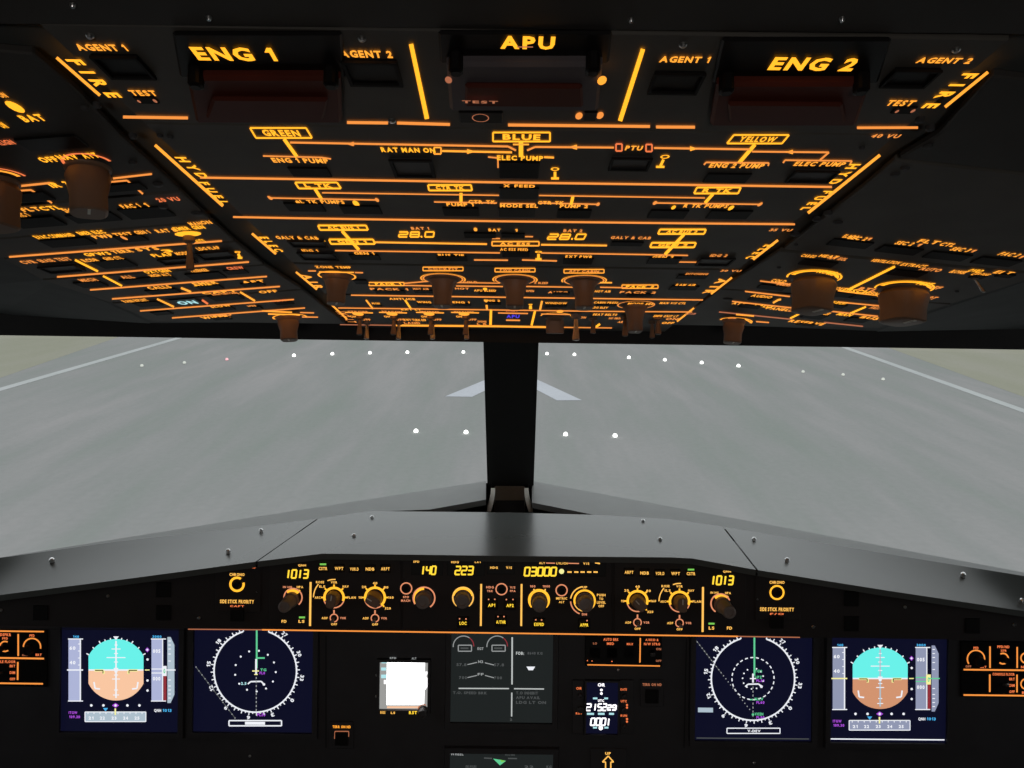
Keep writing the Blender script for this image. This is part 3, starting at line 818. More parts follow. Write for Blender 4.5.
P.line([(745, 291.4), (790, 296.6)], 'lo', 1.4); P.line([(732, 301.4), (798, 308.6)], 'lo', 1.3); P.line([(806, 308.6), (878, 316.4)], 'lo', 1.3); P.line([(719, 312), (792, 319.4)], 'dim', 1.2); P.line([(824, 322.4), (863, 326.4)], 'dim', 1.3)
P.line([(838, 302), (880, 306)], 'lo', 1.3)
for t, x, y, w, m in (('AUDIO', 762, 296.4, 20, 'mid'), ('CALLS', 764, 306, 18, 'hi'), ('PANEL', 778, 309, 22, 'mid'), ('ATT', 739, 303.6, 12, 'mid'), ('OFF', 794, 310.8, 10, 'lo'), ('RAIN RPLNT', 837, 302.6, 20, 'hi'), ('FIRST OFFICER', 820, 313, 20, 'mid'), ('MAN', 845, 314.6, 14, 'hi'), ('BUS', 870, 318, 18, 'mid'), ('RESERVE', 807, 322.6, 34, 'mid'), ('FAST', 876, 308, 10, 'lo')): P.text(t, x, y, w, 2.2, m)
P.line([(773, 303), (778, 300), (781, 299.4)], 'mid', 1.8); P.line([(790, 318.6), (805, 311)], 'hi', 1.7); P.line([(850, 313.6), (866, 306.8)], 'hi', 1.7)
for x, y, w, h in ((760, 300, 22, 3), (814, 317, 22, 4), (836, 306.5, 18, 3), (857, 320.6, 20, 3.6), (806, 325, 18, 2), (750, 307, 20, 3)): P.button(x, y, w, h)
P.line([(736, 314.4), (754, 316)], 'mid', 1.6); P.line([(728, 318.4), (736, 318)], 'lo', 1.2); P.line([(745, 319), (752, 323)], 'mid', 1.4); P.line([(756, 321.6), (769, 322.6)], 'lo', 1.2)
P.ring(736, 321, 15, 1.6, 'mid', -10, 190)
P.knob(734, 320.5, 23, .026, 'knob', rot=R(95), wt=.88, flat=.8, name='wiper_knob')
P.screw(728, 299, 5, 'btn2', 'fastener')
P.done()

# =====================================================================
#  GLARESHIELD
# =====================================================================
LIP = [(-150, 616), (0, 595), (130, 578.5), (256, 561.5), (323, 553.5), (512, 556), (687, 557.5), (757, 570), (890, 591), (1024, 611), (1180, 635)]
FWD = [(-150, 573), (0, 558), (117, 541.5), (256, 526.5), (318, 518.5), (368, 511), (512, 512.5), (600, 515), (672, 519), (768, 534), (903, 556.5), (1024, 576), (1180, 601)]
GZ = CAM.z - .437
SZ = CAM.z - .452
gs = empty('glareshield', FF.p(0, FF.px(512, 556)[1]))
tag(gs, 'grey glareshield hood running the full width above the instrument panels', 'glareshield')
def lip3(x, y, c=.012): return FF.p(*FF.px(x, y, c), c)
def section(name, lip, fwd, mat='shield'):
    bm = bmesh.new()
    L = [lip3(*p) for p in lip]
    F = [at_z(x, y, GZ) for x, y in fwd]
    # surface strip, resampled so both edges have the same number of points
    def resample(pts, n):
        d = [0]
        for a, b in zip(pts, pts[1:]): d.append(d[-1] + (b - a).length)
        out = []
        for i in range(n):
            t = d[-1] * i / (n - 1)
            k = 0
            while k < len(d) - 2 and d[k + 1] < t: k += 1
            f = (t - d[k]) / (d[k + 1] - d[k])
            out.append(pts[k].lerp(pts[k + 1], min(1, max(0, f))))
        return out
    # split by x so straight kinks survive
    xs = sorted(set([round(p.x, 5) for p in L] + [round(p.x, 5) for p in F]))
    n = 24
    rl, rf = resample(L, n), resample(F, n)
    rl = sorted(rl + [], key=lambda p: p.x); rf = sorted(rf, key=lambda p: p.x)
    rows = 7
    grid = []
    for j in range(rows):
        t = j / (rows - 1)
        row = []
        for a, b in zip(rl, rf):
            p = a.lerp(b, t)
            row.append(bm.verts.new(p))
        grid.append(row)
    low = [bm.verts.new(p + V((0, 0, -.008))) for p in rl]
    low2 = [bm.verts.new(p + V((0, .03, -.012))) for p in rl]
    for j in range(rows - 1):
        for i in range(n - 1):
            bm.faces.new((grid[j][i], grid[j][i + 1], grid[j + 1][i + 1], grid[j + 1][i]))
    for i in range(n - 1):
        bm.faces.new((grid[0][i + 1], grid[0][i], low[i], low[i + 1]))
        bm.faces.new((low[i + 1], low[i], low2[i], low2[i + 1]))
    for k in (0, -1):
        pass
    bmesh.ops.recalc_face_normals(bm, faces=bm.faces)
    if sum(f.normal.z for f in bm.faces) < 0:
        bmesh.ops.reverse_faces(bm, faces=bm.faces)
    return link(name, bm, M[mat], gs, smooth=True)
section('cover', LIP[:3] + [(255.5, 561.7)], FWD[:4] + [(317, 518.7)])
section('cover', [(257.5, 561.4), (323, 553.5), (512, 556), (687, 557.5), (756, 569.8)], [(319, 518.4), (368, 511), (512, 512.5), (600, 515), (672, 519), (722, 526.5)])
section('cover', [(758, 570.1)] + LIP[8:], [(724, 526.9)] + FWD[9:])
bm = bmesh.new()                                  # dark body under the covers and the sill
A = [at_z(x, y, GZ) + V((0, -.0, -.02)) for x, y in FWD]
B = [FF.p(*FF.px(x, y, .0), .0) + V((0, 0, -.02)) for x, y in ((-150, 616), (0, 597), (256, 563.5), (323, 556), (512, 558.5), (687, 560), (757, 572), (1024, 613), (1180, 638))]
va = [bm.verts.new(p) for p in A]; vb = [bm.verts.new(p) for p in B]
bm.faces.new(va + vb[::-1])
bmesh.ops.triangulate(bm, faces=bm.faces)
link('inner_shell', bm, M['black'], gs)
# face below the lip
bm = bmesh.new()
top = [(-150, 619), (0, 598), (256, 564.5), (323, 557), (512, 559.5), (687, 561), (757, 573), (1024, 614), (1180, 638)]
bot = [(1180, 643), (757, 636.6), (512, 633), (0, 625.6), (-150, 623.4)]
ring = [FF.px(x, y) for x, y in top + bot]
quadprism(bm, [FF.p(a, b, 0) for a, b in ring], [FF.p(a, b, -.035) for a, b in ring])
bmesh.ops.recalc_face_normals(bm, faces=bm.faces)
link('face', bm, M['face'], gs)
P = Panel('tmp', FF, 512, 590, 'x', 'x'); bpy.data.objects.remove(P.root); P.root = gs; POS[gs.name] = gs.location.copy()
for x, y in ((108, 596), (199, 618), (1, 610), (813, 627), (905, 607), (1014, 625), (757, 599), (257, 592)): P.screw(x, y, 1.6, 'screw')
for x, y in ((40, 613), (163, 590), (163, 613), (852, 599), (852, 624), (973, 626)):
    P.rect(x, y, 15, 15, 'black', -.001, .0016, 'blank_button', .0008)
P.line([(40, 629.0), (185, 630.0)], 'blacksym', 1, 'edge_line')
P.line([(188, 629.2), (262, 629.8)], 'dim', 1.1, 'lip_glow_strip'); P.line([(262, 629.8), (738, 636.4)], 'lo', 1.4, 'lip_glow_strip'); P.line([(738, 636.4), (800, 637.4)], 'dim', 1.1, 'lip_glow_strip')  # amber light caught on the bottom lip, put in as emission
P.done()
for x, y in ((52, 561), (228, 552), (261, 531.5), (372, 518), (354, 536.5), (643, 522), (660, 540.5), (754, 540), (787, 561), (963, 575), (1022, 601)):
    # find the cover surface under this pixel: between lip and forward edge
    def yl(c, X):
        for (x0, y0), (x1, y1) in zip(c, c[1:]):
            if x0 <= X <= x1: return y0 + (y1 - y0) * (X - x0) / (x1 - x0)
    y0, y1 = yl(LIP, x), yl(FWD, x)
    A, B = lip3(x, y0), at_z(x, y1, GZ)
    t = 0
    best = min((abs(project(A.lerp(B, k / 60))[1] - y), k / 60) for k in range(61))
    c = A.lerp(B, best[1])
    nn = (B - A).normalized().cross(X_) * -1
    if nn.z < 0: nn = -nn
    fr = Frame(c, X_, nn.cross(X_), nn)
    bm = bmesh.new()
    loft(bm, fr, 0, 0, [(-.002, .0032, .0032, 2), (.0025, .0032, .0032, 2), (.0042, .0018, .0018, 2)], 12)
    link('screw', bm, M['screw'], gs, smooth=True)

# ---------------- glareshield side warning panels ----------------------
def warn(dx, y0, label, word):
    P = Panel('side_stick_priority_panel', FF, 237 + dx, y0 + 15, label, 'control panel')
    X = 237 + dx
    P.plate([(X - 22, y0 - (4.5 if dx == 0 else 9.5)), (X + 24, y0 - (9.5 if dx == 0 else 2.5)), (X + 24, y0 + 38), (X - 22, y0 + 38)], 'face', 0, .0015)
    P.lift = .0015
    P.text(word, X + (13 if dx == 0 else -9), y0 - 7.6, 12, 2.6, 'red')
    P.text('CHRONO', X, y0, 15, 2.8, 'fcu')
    P.ring(X, y0 + 9.8, 6.6, 2.3, 'ring', 55, 375) if dx == 0 else P.ring(X, y0 + 10.2, 6.6, 1.8, 'ring')
    P.text('SIDE STICK PRIORITY', X, y0 + 27, 34, 3.6, 'fcu')
    P.text('F/O' if dx else 'CAPT', X, y0 + 31.6, 14, 1.8, 'red')
    P.button(X, y0 + 40.6 - (.6 if dx else 0), 13, 12, 'black', .004, 'btn')
    P.cyl_knob(X, y0 + 10, 4.6, .005, 'btn', 'chrono_button', False)
    P.done()
warn(0, 574.5, 'left warning panel with a crescent-lit CHRONO button over SIDE STICK PRIORITY', 'LAND')
warn(540, 582.3, 'right warning panel with a full-ring CHRONO button over SIDE STICK PRIORITY', 'LAND')

# ---------------- barometer / EFIS panels ------------------------------
def efis(side, label):
    L = side < 0
    P = Panel('display_control_panel', FF, 340 if L else 690, 595, label, 'control panel')
    if L: P.plate([(269, 562), (323, 557.2), (401, 558.3), (401, 628.5), (269, 627)], 'face', 0, .002)
    else: P.plate([(614, 561), (687, 561.5), (746, 571.5), (746, 634.5), (614, 633)], 'face', 0, .002)
    P.lift = .002
    k = lambda x, y: (x, y)
    if L:
        P.digits('1013', 297, 574, 23.5, 8, 'dig', .2); P.text('QNH', 302, 565.3, 8, 2, 'fcu')
        P.text('IN HG', 287.5, 587, 9, 2, 'fcur'); P.text('HPA', 300, 587, 6.5, 2.2, 'fcu')
        P.ring(293, 597.5, 9, 1.3, 'fcur', -50, 200); P.ring(293, 597.5, 6.6, 3.2, 'ring', 40, 140)
        P.line([(287, 590), (289, 592.5)], 'ring', 1.4); P.line([(300, 590), (298, 592.5)], 'ring', 1.4)
        P.cyl_knob(292.5, 598.5, 7.4, .037, 'knobd', 'barometer_knob')
        P.text('FD', 284, 621.3, 5, 2.8, 'fcu'); P.text('LS', 301.5, 621.3, 6, 2.8, 'fcu'); P.line([(299, 617.4), (305, 617.4)], 'green', 1.8)
        P.line([(310.6, 582), (310, 626)], 'fcu', 2)
        bx = [(323, 568.5), (339, 568.4), (354.3, 569), (370, 569), (385.3, 568.8)]; gn = (323, 564.3)
        m, r_ = (334, 597.5), (375, 597.5)
        sw = [(334, 618), (375, 618.2)]
    else:
        P.digits('1013', 722, 580.3, 23.5, 8.4, 'dig', .2); P.text('QNH', 727, 571.5, 8, 2, 'fcu')
        P.text('IN HG', 714.5, 592.6, 8, 2, 'fcu'); P.text('HPA', 728, 593, 6, 2.2, 'fcu')
        P.ring(720.5, 603.5, 9.5, 1.4, 'fcur', 20, 240); P.ring(721, 603, 7, 3.4, 'ring', 45, 135)
        P.line([(714.5, 596), (717, 599)], 'ring', 1.8); P.line([(728, 596), (725.5, 599)], 'ring', 1.8)
        P.cyl_knob(721.2, 603.8, 8, .037, 'knobd', 'barometer_knob')
        P.text('FD', 729.5, 628, 5.2, 3, 'fcu'); P.text('LS', 711.5, 628, 5.6, 3, 'fcu'); P.line([(708.5, 623.6), (714.5, 623.7)], 'green', 1.8)
        P.line([(703, 587), (702.6, 632)], 'fcu', 2)
        bx = [(629, 572.2), (644.6, 573), (660, 573.4), (675.6, 573.5), (691, 573.6)]; gn = (691, 569.6)
        m, r_ = (679.5, 601.5), (637.5, 601)
        sw = [(637.5, 622.5), (679.5, 623)]
    for (x, y), t in zip(bx, ('CSTR', 'WPT', 'VOR.D', 'NDB', 'ARPT') if L else ('ARPT', 'NDB', 'VOR.D', 'WPT', 'CSTR')):
        P.button(x, y, 10.5, 8, 'btn', .004)
        P.text(t, x, y, 8.6, 3, 'fcu', 'button_legend', dz=.0046)
    P.line([(gn[0] - 3.2, gn[1]), (gn[0] + 3.2, gn[1])], 'green', 1.7, dz=.0046)
    # mode knob
    x, y = m
    P.ring(x, y, 9.6, 2.4, 'ring', -20, 200); P.ring(x, y, 10.3, 1.2, 'fcur', 200, 340)
    for q in (0, 45, 90, 135, 180): P.line([(x + 10 * math.cos(R(q)), y - 10 * math.sin(R(q))), (x + 13 * math.cos(R(q)), y - 13 * math.sin(R(q)))], 'ring', 1.6)
    P.ring(x, y, 20.5, 1.1, 'fcu', 140, 180); P.ring(x, y, 18, 1.1, 'fcu', 86, 112)
    for t, dx, dy, w in (('ROSE', -14, -15.4, 8), ('ILS', -11.8, -11, 6), ('VOR', 0, -15.2, 6.4), ('NAV', 11.6, -11, 6), ('ARC', -16.4, 0, 5.6), ('PLAN', 17.5, 0, 8.6)):
        P.text(t, x + dx, y + dy, w, 2.3, 'fcu')
    P.knob(x, y, 17, .018, 'knob', rot=R(82 if L else 90), flat=.62, wt=.92, skh=.1, name='mode_knob')
    x, y = r_
    P.ring(x, y, 9.8, 2.4, 'ring', -50 if L else -20, 200); P.ring(x, y, 10.5, 1.2, 'fcur', 200, 310)
    for q in (-45, 0, 45, 90, 135, 180): P.line([(x + 10 * math.cos(R(q)), y - 10 * math.sin(R(q))), (x + 13 * math.cos(R(q)), y - 13 * math.sin(R(q)))], 'ring', 1.5)
    for t, dx, dy, w in (('10', -14.8, 0, 3.6), ('20', -11, -10.6, 4.4), ('40', 0, -14.4, 4.6), ('80', 11, -10.2, 4.6), ('160', 15.8, 0, 5.6), ('320', 12.8, 10.8, 6)):
        P.text(t, x + dx, y + dy, w, 2.3, 'fcu')
    P.knob(x, y, 17.5, .018, 'knob', rot=R(150 if L else 135), flat=.62, wt=.92, skh=.1, name='range_knob')
    for x, y in sw:
        P.ring(x, y, 3.8, 1.1, 'fcur'); P.line([(x, y - 8), (x, y - 4.5)], 'fcur', 1.5)
        P.text('ADF', x - 9.4, y, 6, 2.2, 'fcu'); P.text('VOR', x + 9, y, 6, 2.2, 'fcur'); P.text('OFF', x, y + 6.2, 6, 2.2, 'fcu')
        P.toggle(x, y, 4, .010, 'knobd', (0, -.2))
    for q in ((272, 604), (308, 604)) if L else ((744, 609), (706, 609)): pass
    P.done()
efis(-1, 'left display control panel reading 1013 with two ring-lit knobs')
efis(1, 'right display control panel reading 1013 with two ring-lit knobs')

# ---------------- flight control unit ----------------------------------
P = Panel('flight_control_unit', FF, 507, 595, 'centre autopilot control unit reading 140, 223 and 03000', 'control panel')
P.plate([(402.5, 558.8), (512, 560.2), (612, 561.3), (612, 632.6), (402.5, 629.2)], 'face', 0, .002)
P.lift = .002
for x, y, w in ((427, 567.5, 32), (466, 568, 38), (501, 566.5, 28), (564, 568.5, 84)):
    P.rect(x, y, w, 16, 'black', .0, .0024, 'display_window', .0006)
P.text('SPD', 416.3, 561.6, 6, 2, 'fcu'); P.digits('140', 428.3, 570.3, 16, 8, 'dig', .2)
P.text('HDG', 455, 562, 7.6, 2.2, 'fcu'); P.text('LAT', 478, 562, 6.4, 2, 'fcu'); P.digits('223', 464.2, 570.5, 19, 8, 'dig', .2)
P.text('HDG', 494, 567.6, 7.6, 2.2, 'fcu'); P.text('V/S', 509, 567.6, 6, 2.4, 'fcu')
P.text('ALT', 542, 563, 6, 2, 'fcu'); P.line([(546, 563), (555, 563.2)], 'fcur', 1); P.text('LVL/CH', 562, 563.3, 11, 2.2, 'fcu'); P.line([(568, 563.3), (579, 563.5)], 'fcur', 1)
P.text('V/S', 586.2, 563.5, 6, 2.2, 'fcu'); P.line([(595, 562.6), (600, 563.6)], 'fcu', 1.4)
P.digits('03000', 540.4, 571.6, 33, 8.2, 'dig', .2); P.dot(561.6, 571.4, 2.6, 'yel', 'digits', dz=.002)
for i, x in enumerate((569.5, 576.3, 582.6, 589.2, 595.6)): P.line([(x - 2.1, 572), (x + 2.1, 572.1)], 'fcu', 1.5, 'digits', dz=.002)
for x, y in ((406.2, 588.4), (501.5, 589.2), (561.6, 590.3)):
    P.ring(x, y, 5.5, 1.2, 'fcur'); P.cyl_knob(x, y, 4.2, .006, 'btn', 'round_button', False)
P.text('SPD', 406, 597, 6, 2, 'fcur'); P.text('MACH', 405.6, 600.6, 9, 2.2, 'fcur')
P.text('HDG', 490, 587.2, 7.6, 2.2, 'fcur'); P.text('TRK', 490, 591, 6, 2, 'fcur'); P.text('V/S', 512.6, 587.4, 5.4, 2.2, 'fcur'); P.text('FPA', 512.8, 591, 5.6, 2, 'fcur')
P.text('METRIC', 561.6, 598.4, 11, 2.2, 'fcu'); P.text('ALT', 561.6, 602, 5.4, 2, 'fcu')
for x, y, a0, a1, r in ((424, 598, -55, 215, 10.8), (463, 597.6, -55, 235, 10.2)):
    P.ring(x, y, r, 1.4, 'fcur' if x < 440 else 'fcu', a0, a1); 
    P.ring(x, y, r - 1.4, 2.4, 'ring', 90 if x < 440 else 10, 215 if x < 440 else 170)
    P.cyl_knob(x, y + .4, 9, .017, 'knobd', 'selector_knob')
P.text('100', 532.6, 586.3, 5.6, 2.2, 'fcur'); P.text('1000', 546.3, 586.3, 7.4, 2.2, 'fcur'); P.line([(533.5, 589), (535, 591.5)], 'fcu', 1.3); P.line([(545.5, 589), (544.4, 591.5)], 'fcu', 1.3)
P.ring(539, 600, 9.6, 2.8, 'ring', -45, 225)
P.cyl_knob(539, 601, 8.6, .021, 'knobd', 'altitude_knob')
P.ring(584.6, 600.6, 10.2, 1.9, 'ring', -30, 200); P.ring(584.6, 600.6, 10.6, 1, 'fcu', 200, 330)
P.ring(584.6, 600.6, 14, 1.2, 'fcu', 100, 172); P.ring(584.6, 600.6, 14, 1.2, 'fcur', 184, 250)
P.text('UP', 584.8, 587.2, 4.6, 2.2, 'fcu'); P.text('DN', 584.4, 614.3, 5, 2.2, 'fcur')
P.cyl_knob(584.6, 601, 9, .019, 'knobd', 'vertical_speed_knob')
for t, y, w in (('PUSH', 595, 8.6), ('TO', 598.8, 4), ('LEVEL', 602.4, 8.8), ('OFF', 606, 5.6)): P.text(t, 601.2, y, w, 2.4, 'fcu')
P.line([(481.2, 584), (480.8, 626)], 'fcu', 1.8); P.line([(521.6, 584), (521.2, 626)], 'fcu', 1.8)
for t, x, y, w in (('LOC', 463, 623.2, 7), ('AP1', 491.6, 605.2, 7), ('AP2', 510, 605.4, 7.2), ('A/THR', 501, 622, 9.6), ('EXPED', 539, 624.3, 9.6), ('APPR', 584.2, 624.9, 8.4)):
    P.button(x, y - .8, 12, 11, 'btn', .004)
    P.text(t, x, y, w, 3.1, 'dig', 'button_legend', dz=.0046)
for x, y in ((459.6, 618.8), (466, 619), (488.6, 599.4), (494.8, 599.3), (506.4, 599.5), (513, 599.5), (498, 616.6), (504, 616.6), (535.8, 619.8), (541.6, 620), (587, 620.6)):
    P.dot(x, y, .75, 'fcur', 'indicator', dz=.0046)
P.done()

# =====================================================================
#  MAIN INSTRUMENT PANEL
# =====================================================================
ip = Panel('instrument_panel', FM, 512, 690, 'black main instrument fascia that carries the displays', 'instrument panel')
ip.plate([(-160, 605), (1190, 612), (1190, 900), (-160, 900)], 'fascia', -.02, 0, 'fascia', 0)
for x0, x1, m in ((322, 345, 0), (683, 690, 0)): pass
ip.line([(686.5, 638), (684, 748)], 'blacksym', 1.2, 'seam'); ip.line([(326, 636), (326, 748)], 'blacksym', 1.2, 'seam')
for x, y in ((250, 756), (754, 763), (376.6, 675), (376.4, 696.4), (618, 670)): ip.screw(x, y, 1.3, 'screw')
ip.done()
def display(name, x0, y0, x1, y1, label, scr='navy', bez=6, cat='display screen', top=None):
    cx, cy = (x0 + x1) / 2, (y0 + y1) / 2
    P = Panel(name, FM, cx, cy, label, cat)
    ka, kb = FM.scale(cx, cy)
    a, b = FM.px(cx, cy)
    W, H = (x1 - x0) / 2 * ka, (y1 - y0) / 2 * kb
    E = bez * ka
    bm = bmesh.new()
    o = [(-W - E, -H - E), (W + E, -H - E), (W + E, H + E), (-W - E, H + E)]
    i_ = [(-W, -H), (W, -H), (W, H), (-W, H)]
    def vv(l, c): return [bm.verts.new(FM.p(a + p, b + q, c)) for p, q in l]
    O0, O1, I1, I0 = vv(o, 0), vv([(p * .985, q * .985) for p, q in o], .006), vv(i_, .006), vv(i_, .001)
    for A_, B_ in ((O0, O1), (O1, I1), (I1, I0)):
        for k in range(4): bm.faces.new((A_[k], A_[(k + 1) % 4], B_[(k + 1) % 4], B_[k]))
    bmesh.ops.recalc_face_normals(bm, faces=bm.faces)
    link('bezel', bm, M['fascia'], P.root)
    P.plate_ab([(a - W, b - H), (a + W, b - H), (a + W, b + H), (a - W, b + H)], scr, 0, .0014, 'screen', 0)
    P.lift = .0012
    P.W = (cx, cy)
    return P
def globe(P, cx, cy, w, yt, yh, yb, land, sky='sky'):
    """clipped round attitude symbol"""
    hw = w / 2
    def half(sign, yend, yh_, mat):
        H = abs(yend - yh_)
        r = hw * 1.12
        pts = [(cx - hw, yh_)]
        yc = yend - sign * r                    # arc centre
        th0 = math.acos(min(1, hw / r))
        n = 22
        arc = []
        for i in range(n + 1):
            t = math.pi - th0 - (math.pi - 2 * th0) * i / n
            arc.append((cx + r * math.cos(t), yc + sign * r * math.sin(t)))
        pts += arc + [(cx + hw, yh_)]
        P.poly(pts, mat, 'attitude_globe')
    half(-1, yt, yh, sky)
    half(1, yb, yh, land)
def pfd(x0, y0, x1, y1, dx, dy, left, label):
    P = display('primary_flight_display', x0, y0, x1, y1, label)
    X = lambda v: v + dx
    Y = lambda v: v + dy + (v - 670) * 0 
    tp, ld = ('tapeL', 'landL') if left else ('tape', 'land')
    # symbols are traced about the left unit, then shifted for the right one
    globe(P, X(116), Y(670), 55, Y(639), Y(670), Y(700.5), ld)
    P.line([(X(88.6), Y(670)), (X(143.4), Y(670))], 'white', 1.4, dz=.0004)
    for q in (-60, -45, -30, -20, -10, 0, 10, 20, 30, 45, 60):
        r0, r1 = 31.2, 34 if q % 30 == 0 or q == 0 else 33
        c, s_ = math.sin(R(q)), math.cos(R(q))
        P.line([(X(116) + r0 * c, Y(670.5) - r0 * s_), (X(116) + r1 * c, Y(670.5) - r1 * s_)], 'white', 1.1, 'bank_scale')
    P.poly([(X(113.2), Y(636.4)), (X(118.8), Y(636.4)), (X(116), Y(640.4))], 'white', 'bank_scale')
    P.line([(X(116), Y(641)), (X(116), Y(698))], 'white' if left else 'vs', 1.5, 'pitch_ladder', dz=.0006)
    for yy, ww in ((645, 3), (649, 9), (653.5, 4), (657.6, 19), (662, 4), (675, 4), (679, 8), (690, 4), (695, 6)):
        P.line([(X(116 - ww / 2), Y(yy)), (X(116 + ww / 2), Y(yy))], 'white', .9, 'pitch_ladder', dz=.0006)
    P.poly([(X(113.6), Y(668)), (X(118.4), Y(668)), (X(117.2), Y(672.6)), (X(114.8), Y(672.6))], 'white', 'aircraft_symbol', dz=.0008)
    for s_ in (-1, 1):
        P.line([(X(116 + s_ * 21.5), Y(670.4)), (X(116 + s_ * 12.5), Y(670.4)), (X(116 + s_ * 12.5), Y(674))], 'yel', 2.2, 'aircraft_symbol', dz=.0007)
        P.line([(X(116 + s_ * 21), Y(670.4)), (X(116 + s_ * 13), Y(670.4)), (X(116 + s_ * 13), Y(673.4))], 'blacksym', .9, 'aircraft_symbol', dz=.0011)
        P.line([(X(116 + s_ * 22), Y(682)), (X(116 + s_ * 21), Y(688.4)), (X(116 + s_ * 16), Y(689))], 'white', 1.5, 'pitch_ladder', dz=.0006)
    # speed tape
    P.poly([(X(68.5), Y(639)), (X(80), Y(639)), (X(80), Y(701)), (X(68.5), Y(701))], tp, 'speed_tape')
    P.line([(X(80.3), Y(639)), (X(80.3), Y(701))], 'white', 1.3, 'speed_tape', dz=.0004)
    P.line([(X(68), Y(639)), (X(83), Y(639))], 'white', 1, 'speed_tape', dz=.0004); P.line([(X(68), Y(701)), (X(83), Y(701))], 'white', 1, 'speed_tape', dz=.0004)
    P.line([(X(67), Y(670)), (X(83), Y(670))], 'yel' if not left else 'white', 1.3, 'speed_tape', dz=.0005)
    for yy, t in ((648, '60'), (662.5, '40')): P.text(t, X(72.5), Y(yy), 6, 3.4, 'white', 'speed_tape', dz=.0005)
    for yy in (644, 651, 658, 665): P.line([(X(78), Y(yy)), (X(80), Y(yy))], 'white', .8, 'speed_tape', dz=.0005)
    P.text('140', X(76), Y(636.6), 6, 2.4, 'cyan')
    # altitude tape
    P.poly([(X(151.5), Y(639)), (X(162.5), Y(639)), (X(162.5), Y(701)), (X(151.5), Y(701))], tp, 'altitude_tape')
    P.line([(X(162.6), Y(639)), (X(162.6), Y(701))], 'white', 1, 'altitude_tape', dz=.0004)
    P.line([(X(151), Y(639)), (X(166), Y(639))], 'white', 1, 'altitude_tape', dz=.0004); P.line([(X(151), Y(701)), (X(166), Y(701))], 'white', 1, 'altitude_tape', dz=.0004)
    P.poly([(X(163.4), Y(675)), (X(166.4), Y(675)), (X(166.4), Y(700.5)), (X(163.4), Y(700.5))], 'redsym', 'altitude_tape', dz=.0004)
    for yy, t in ((651, '005'), (678.6, '000')): P.text(t, X(156.6), Y(yy), 7.6, 3.6, 'white', 'altitude_tape', dz=.0005)
    P.line([(X(151.5), Y(669)), (X(162), Y(669))], 'gsym' if not left else 'white', 1, 'altitude_tape', dz=.0005); P.line([(X(151.5), Y(673)), (X(162), Y(673))], 'gsym' if not left else 'white', 1, 'altitude_tape', dz=.0005)
    P.poly([(X(162), Y(666)), (X(166.6), Y(666)), (X(166.6), Y(676)), (X(162), Y(676))], 'yel' if not left else 'white', 'altitude_tape', dz=.0007)
    P.text('0', X(164.4), Y(671), 2, 4.6, 'gsym', 'altitude_tape', dz=.0009)
    P.text('3000', X(157), Y(636.6), 9, 2.4, 'cyan')
    # vertical speed
    P.poly([(X(167.4), Y(637)), (X(170.6), Y(637)), (X(174.4), Y(645)), (X(174.4), Y(694.5)), (X(170.6), Y(703)), (X(167.4), Y(703))], 'vs' if left else tp, 'vertical_speed_scale')
    for yy in (641, 645, 649, 654, 661, 680, 686, 690, 694, 698): P.line([(X(168.3), Y(yy)), (X(170.8), Y(yy))], 'white', .9, 'vertical_speed_scale', dz=.0004)
    P.line([(X(165), Y(670)), (X(175.5), Y(670))], 'gsym' if not left else 'white', 1.2, 'vertical_speed_scale', dz=.001)
    # glide and localiser dots
    for yy in (659.5, 670, 680.5, 690.5):
        if yy == 670: P.line([(X(145), Y(670)), (X(149.5), Y(670))], 'yel', 1)
        else: P.dot(X(147.5), Y(yy), 1.2, 'white')
    P.poly([(X(147.3), Y(647.4)), (X(149.4), Y(649.8)), (X(147.3), Y(652.2)), (X(145.2), Y(649.8))], 'mag'); P.dot(X(147.3), Y(649.8), 1, 'white', dz=.0003)
    for xx in (91.3, 103.4, 127.4, 139.4): P.dot(X(xx), Y(705.4), 1.3, 'white')
    P.poly([(X(112), Y(705.4)), (X(115.5), Y(703)), (X(119), Y(705.4)), (X(115.5), Y(707.8))], 'mag'); P.dot(X(115.5), Y(705.4), 1.2, 'white', dz=.0003)
    # heading tape
    P.poly([(X(85), Y(712)), (X(145.8), Y(712)), (X(145.8), Y(721.6)), (X(85), Y(721.6))], 'tape' if not left else 'vs', 'heading_tape')
    P.box_outline(X(85), Y(712), X(145.8), Y(721.6), 'white', .9, 'heading_tape', dz=.0004)
    for xx, t in ((91, '21'), (102.4, '22'), (114, '23'), (125.6, '24'), (137, '25')): P.text(t, X(xx), Y(718), 5, 3, 'white', 'heading_tape', dz=.0005)
    for xx in range(88, 144, 6): P.line([(X(xx), Y(712)), (X(xx), Y(714))], 'white', .8, 'heading_tape', dz=.0005)
    P.line([(X(115.3), Y(708.4)), (X(115.3), Y(715))], 'yel', 1.5, 'heading_tape', dz=.0006)
    P.poly([(X(103), Y(708)), (X(108), Y(708)), (X(105.5), Y(711.4))], 'cyan')
    P.text('ITGW', X(73), Y(712.6), 8.6, 2.6, 'mag'); P.text('109.30', X(74.6), Y(716.8), 11, 2.6, 'mag')
    P.text('QNH', X(157.6), Y(710.4), 7, 2.8, 'white'); P.text('1013', X(167), Y(710.4), 9, 2.8, 'cyan')
    if not left: P.line([(x0 + 1, y1 - 2.6), (x1 - 1, y1 - 1.6)], 'white', 1.2, 'screen_edge_line')
    return P.done()
pfd(62, 627, 180, 731, 0, 0, True, 'leftmost flight display with a cyan over pale tan attitude globe')
pfd(829.5, 637, 945.5, 741.5, 764.2, 8.5, False, 'rightmost flight display with a cyan over brown attitude globe')

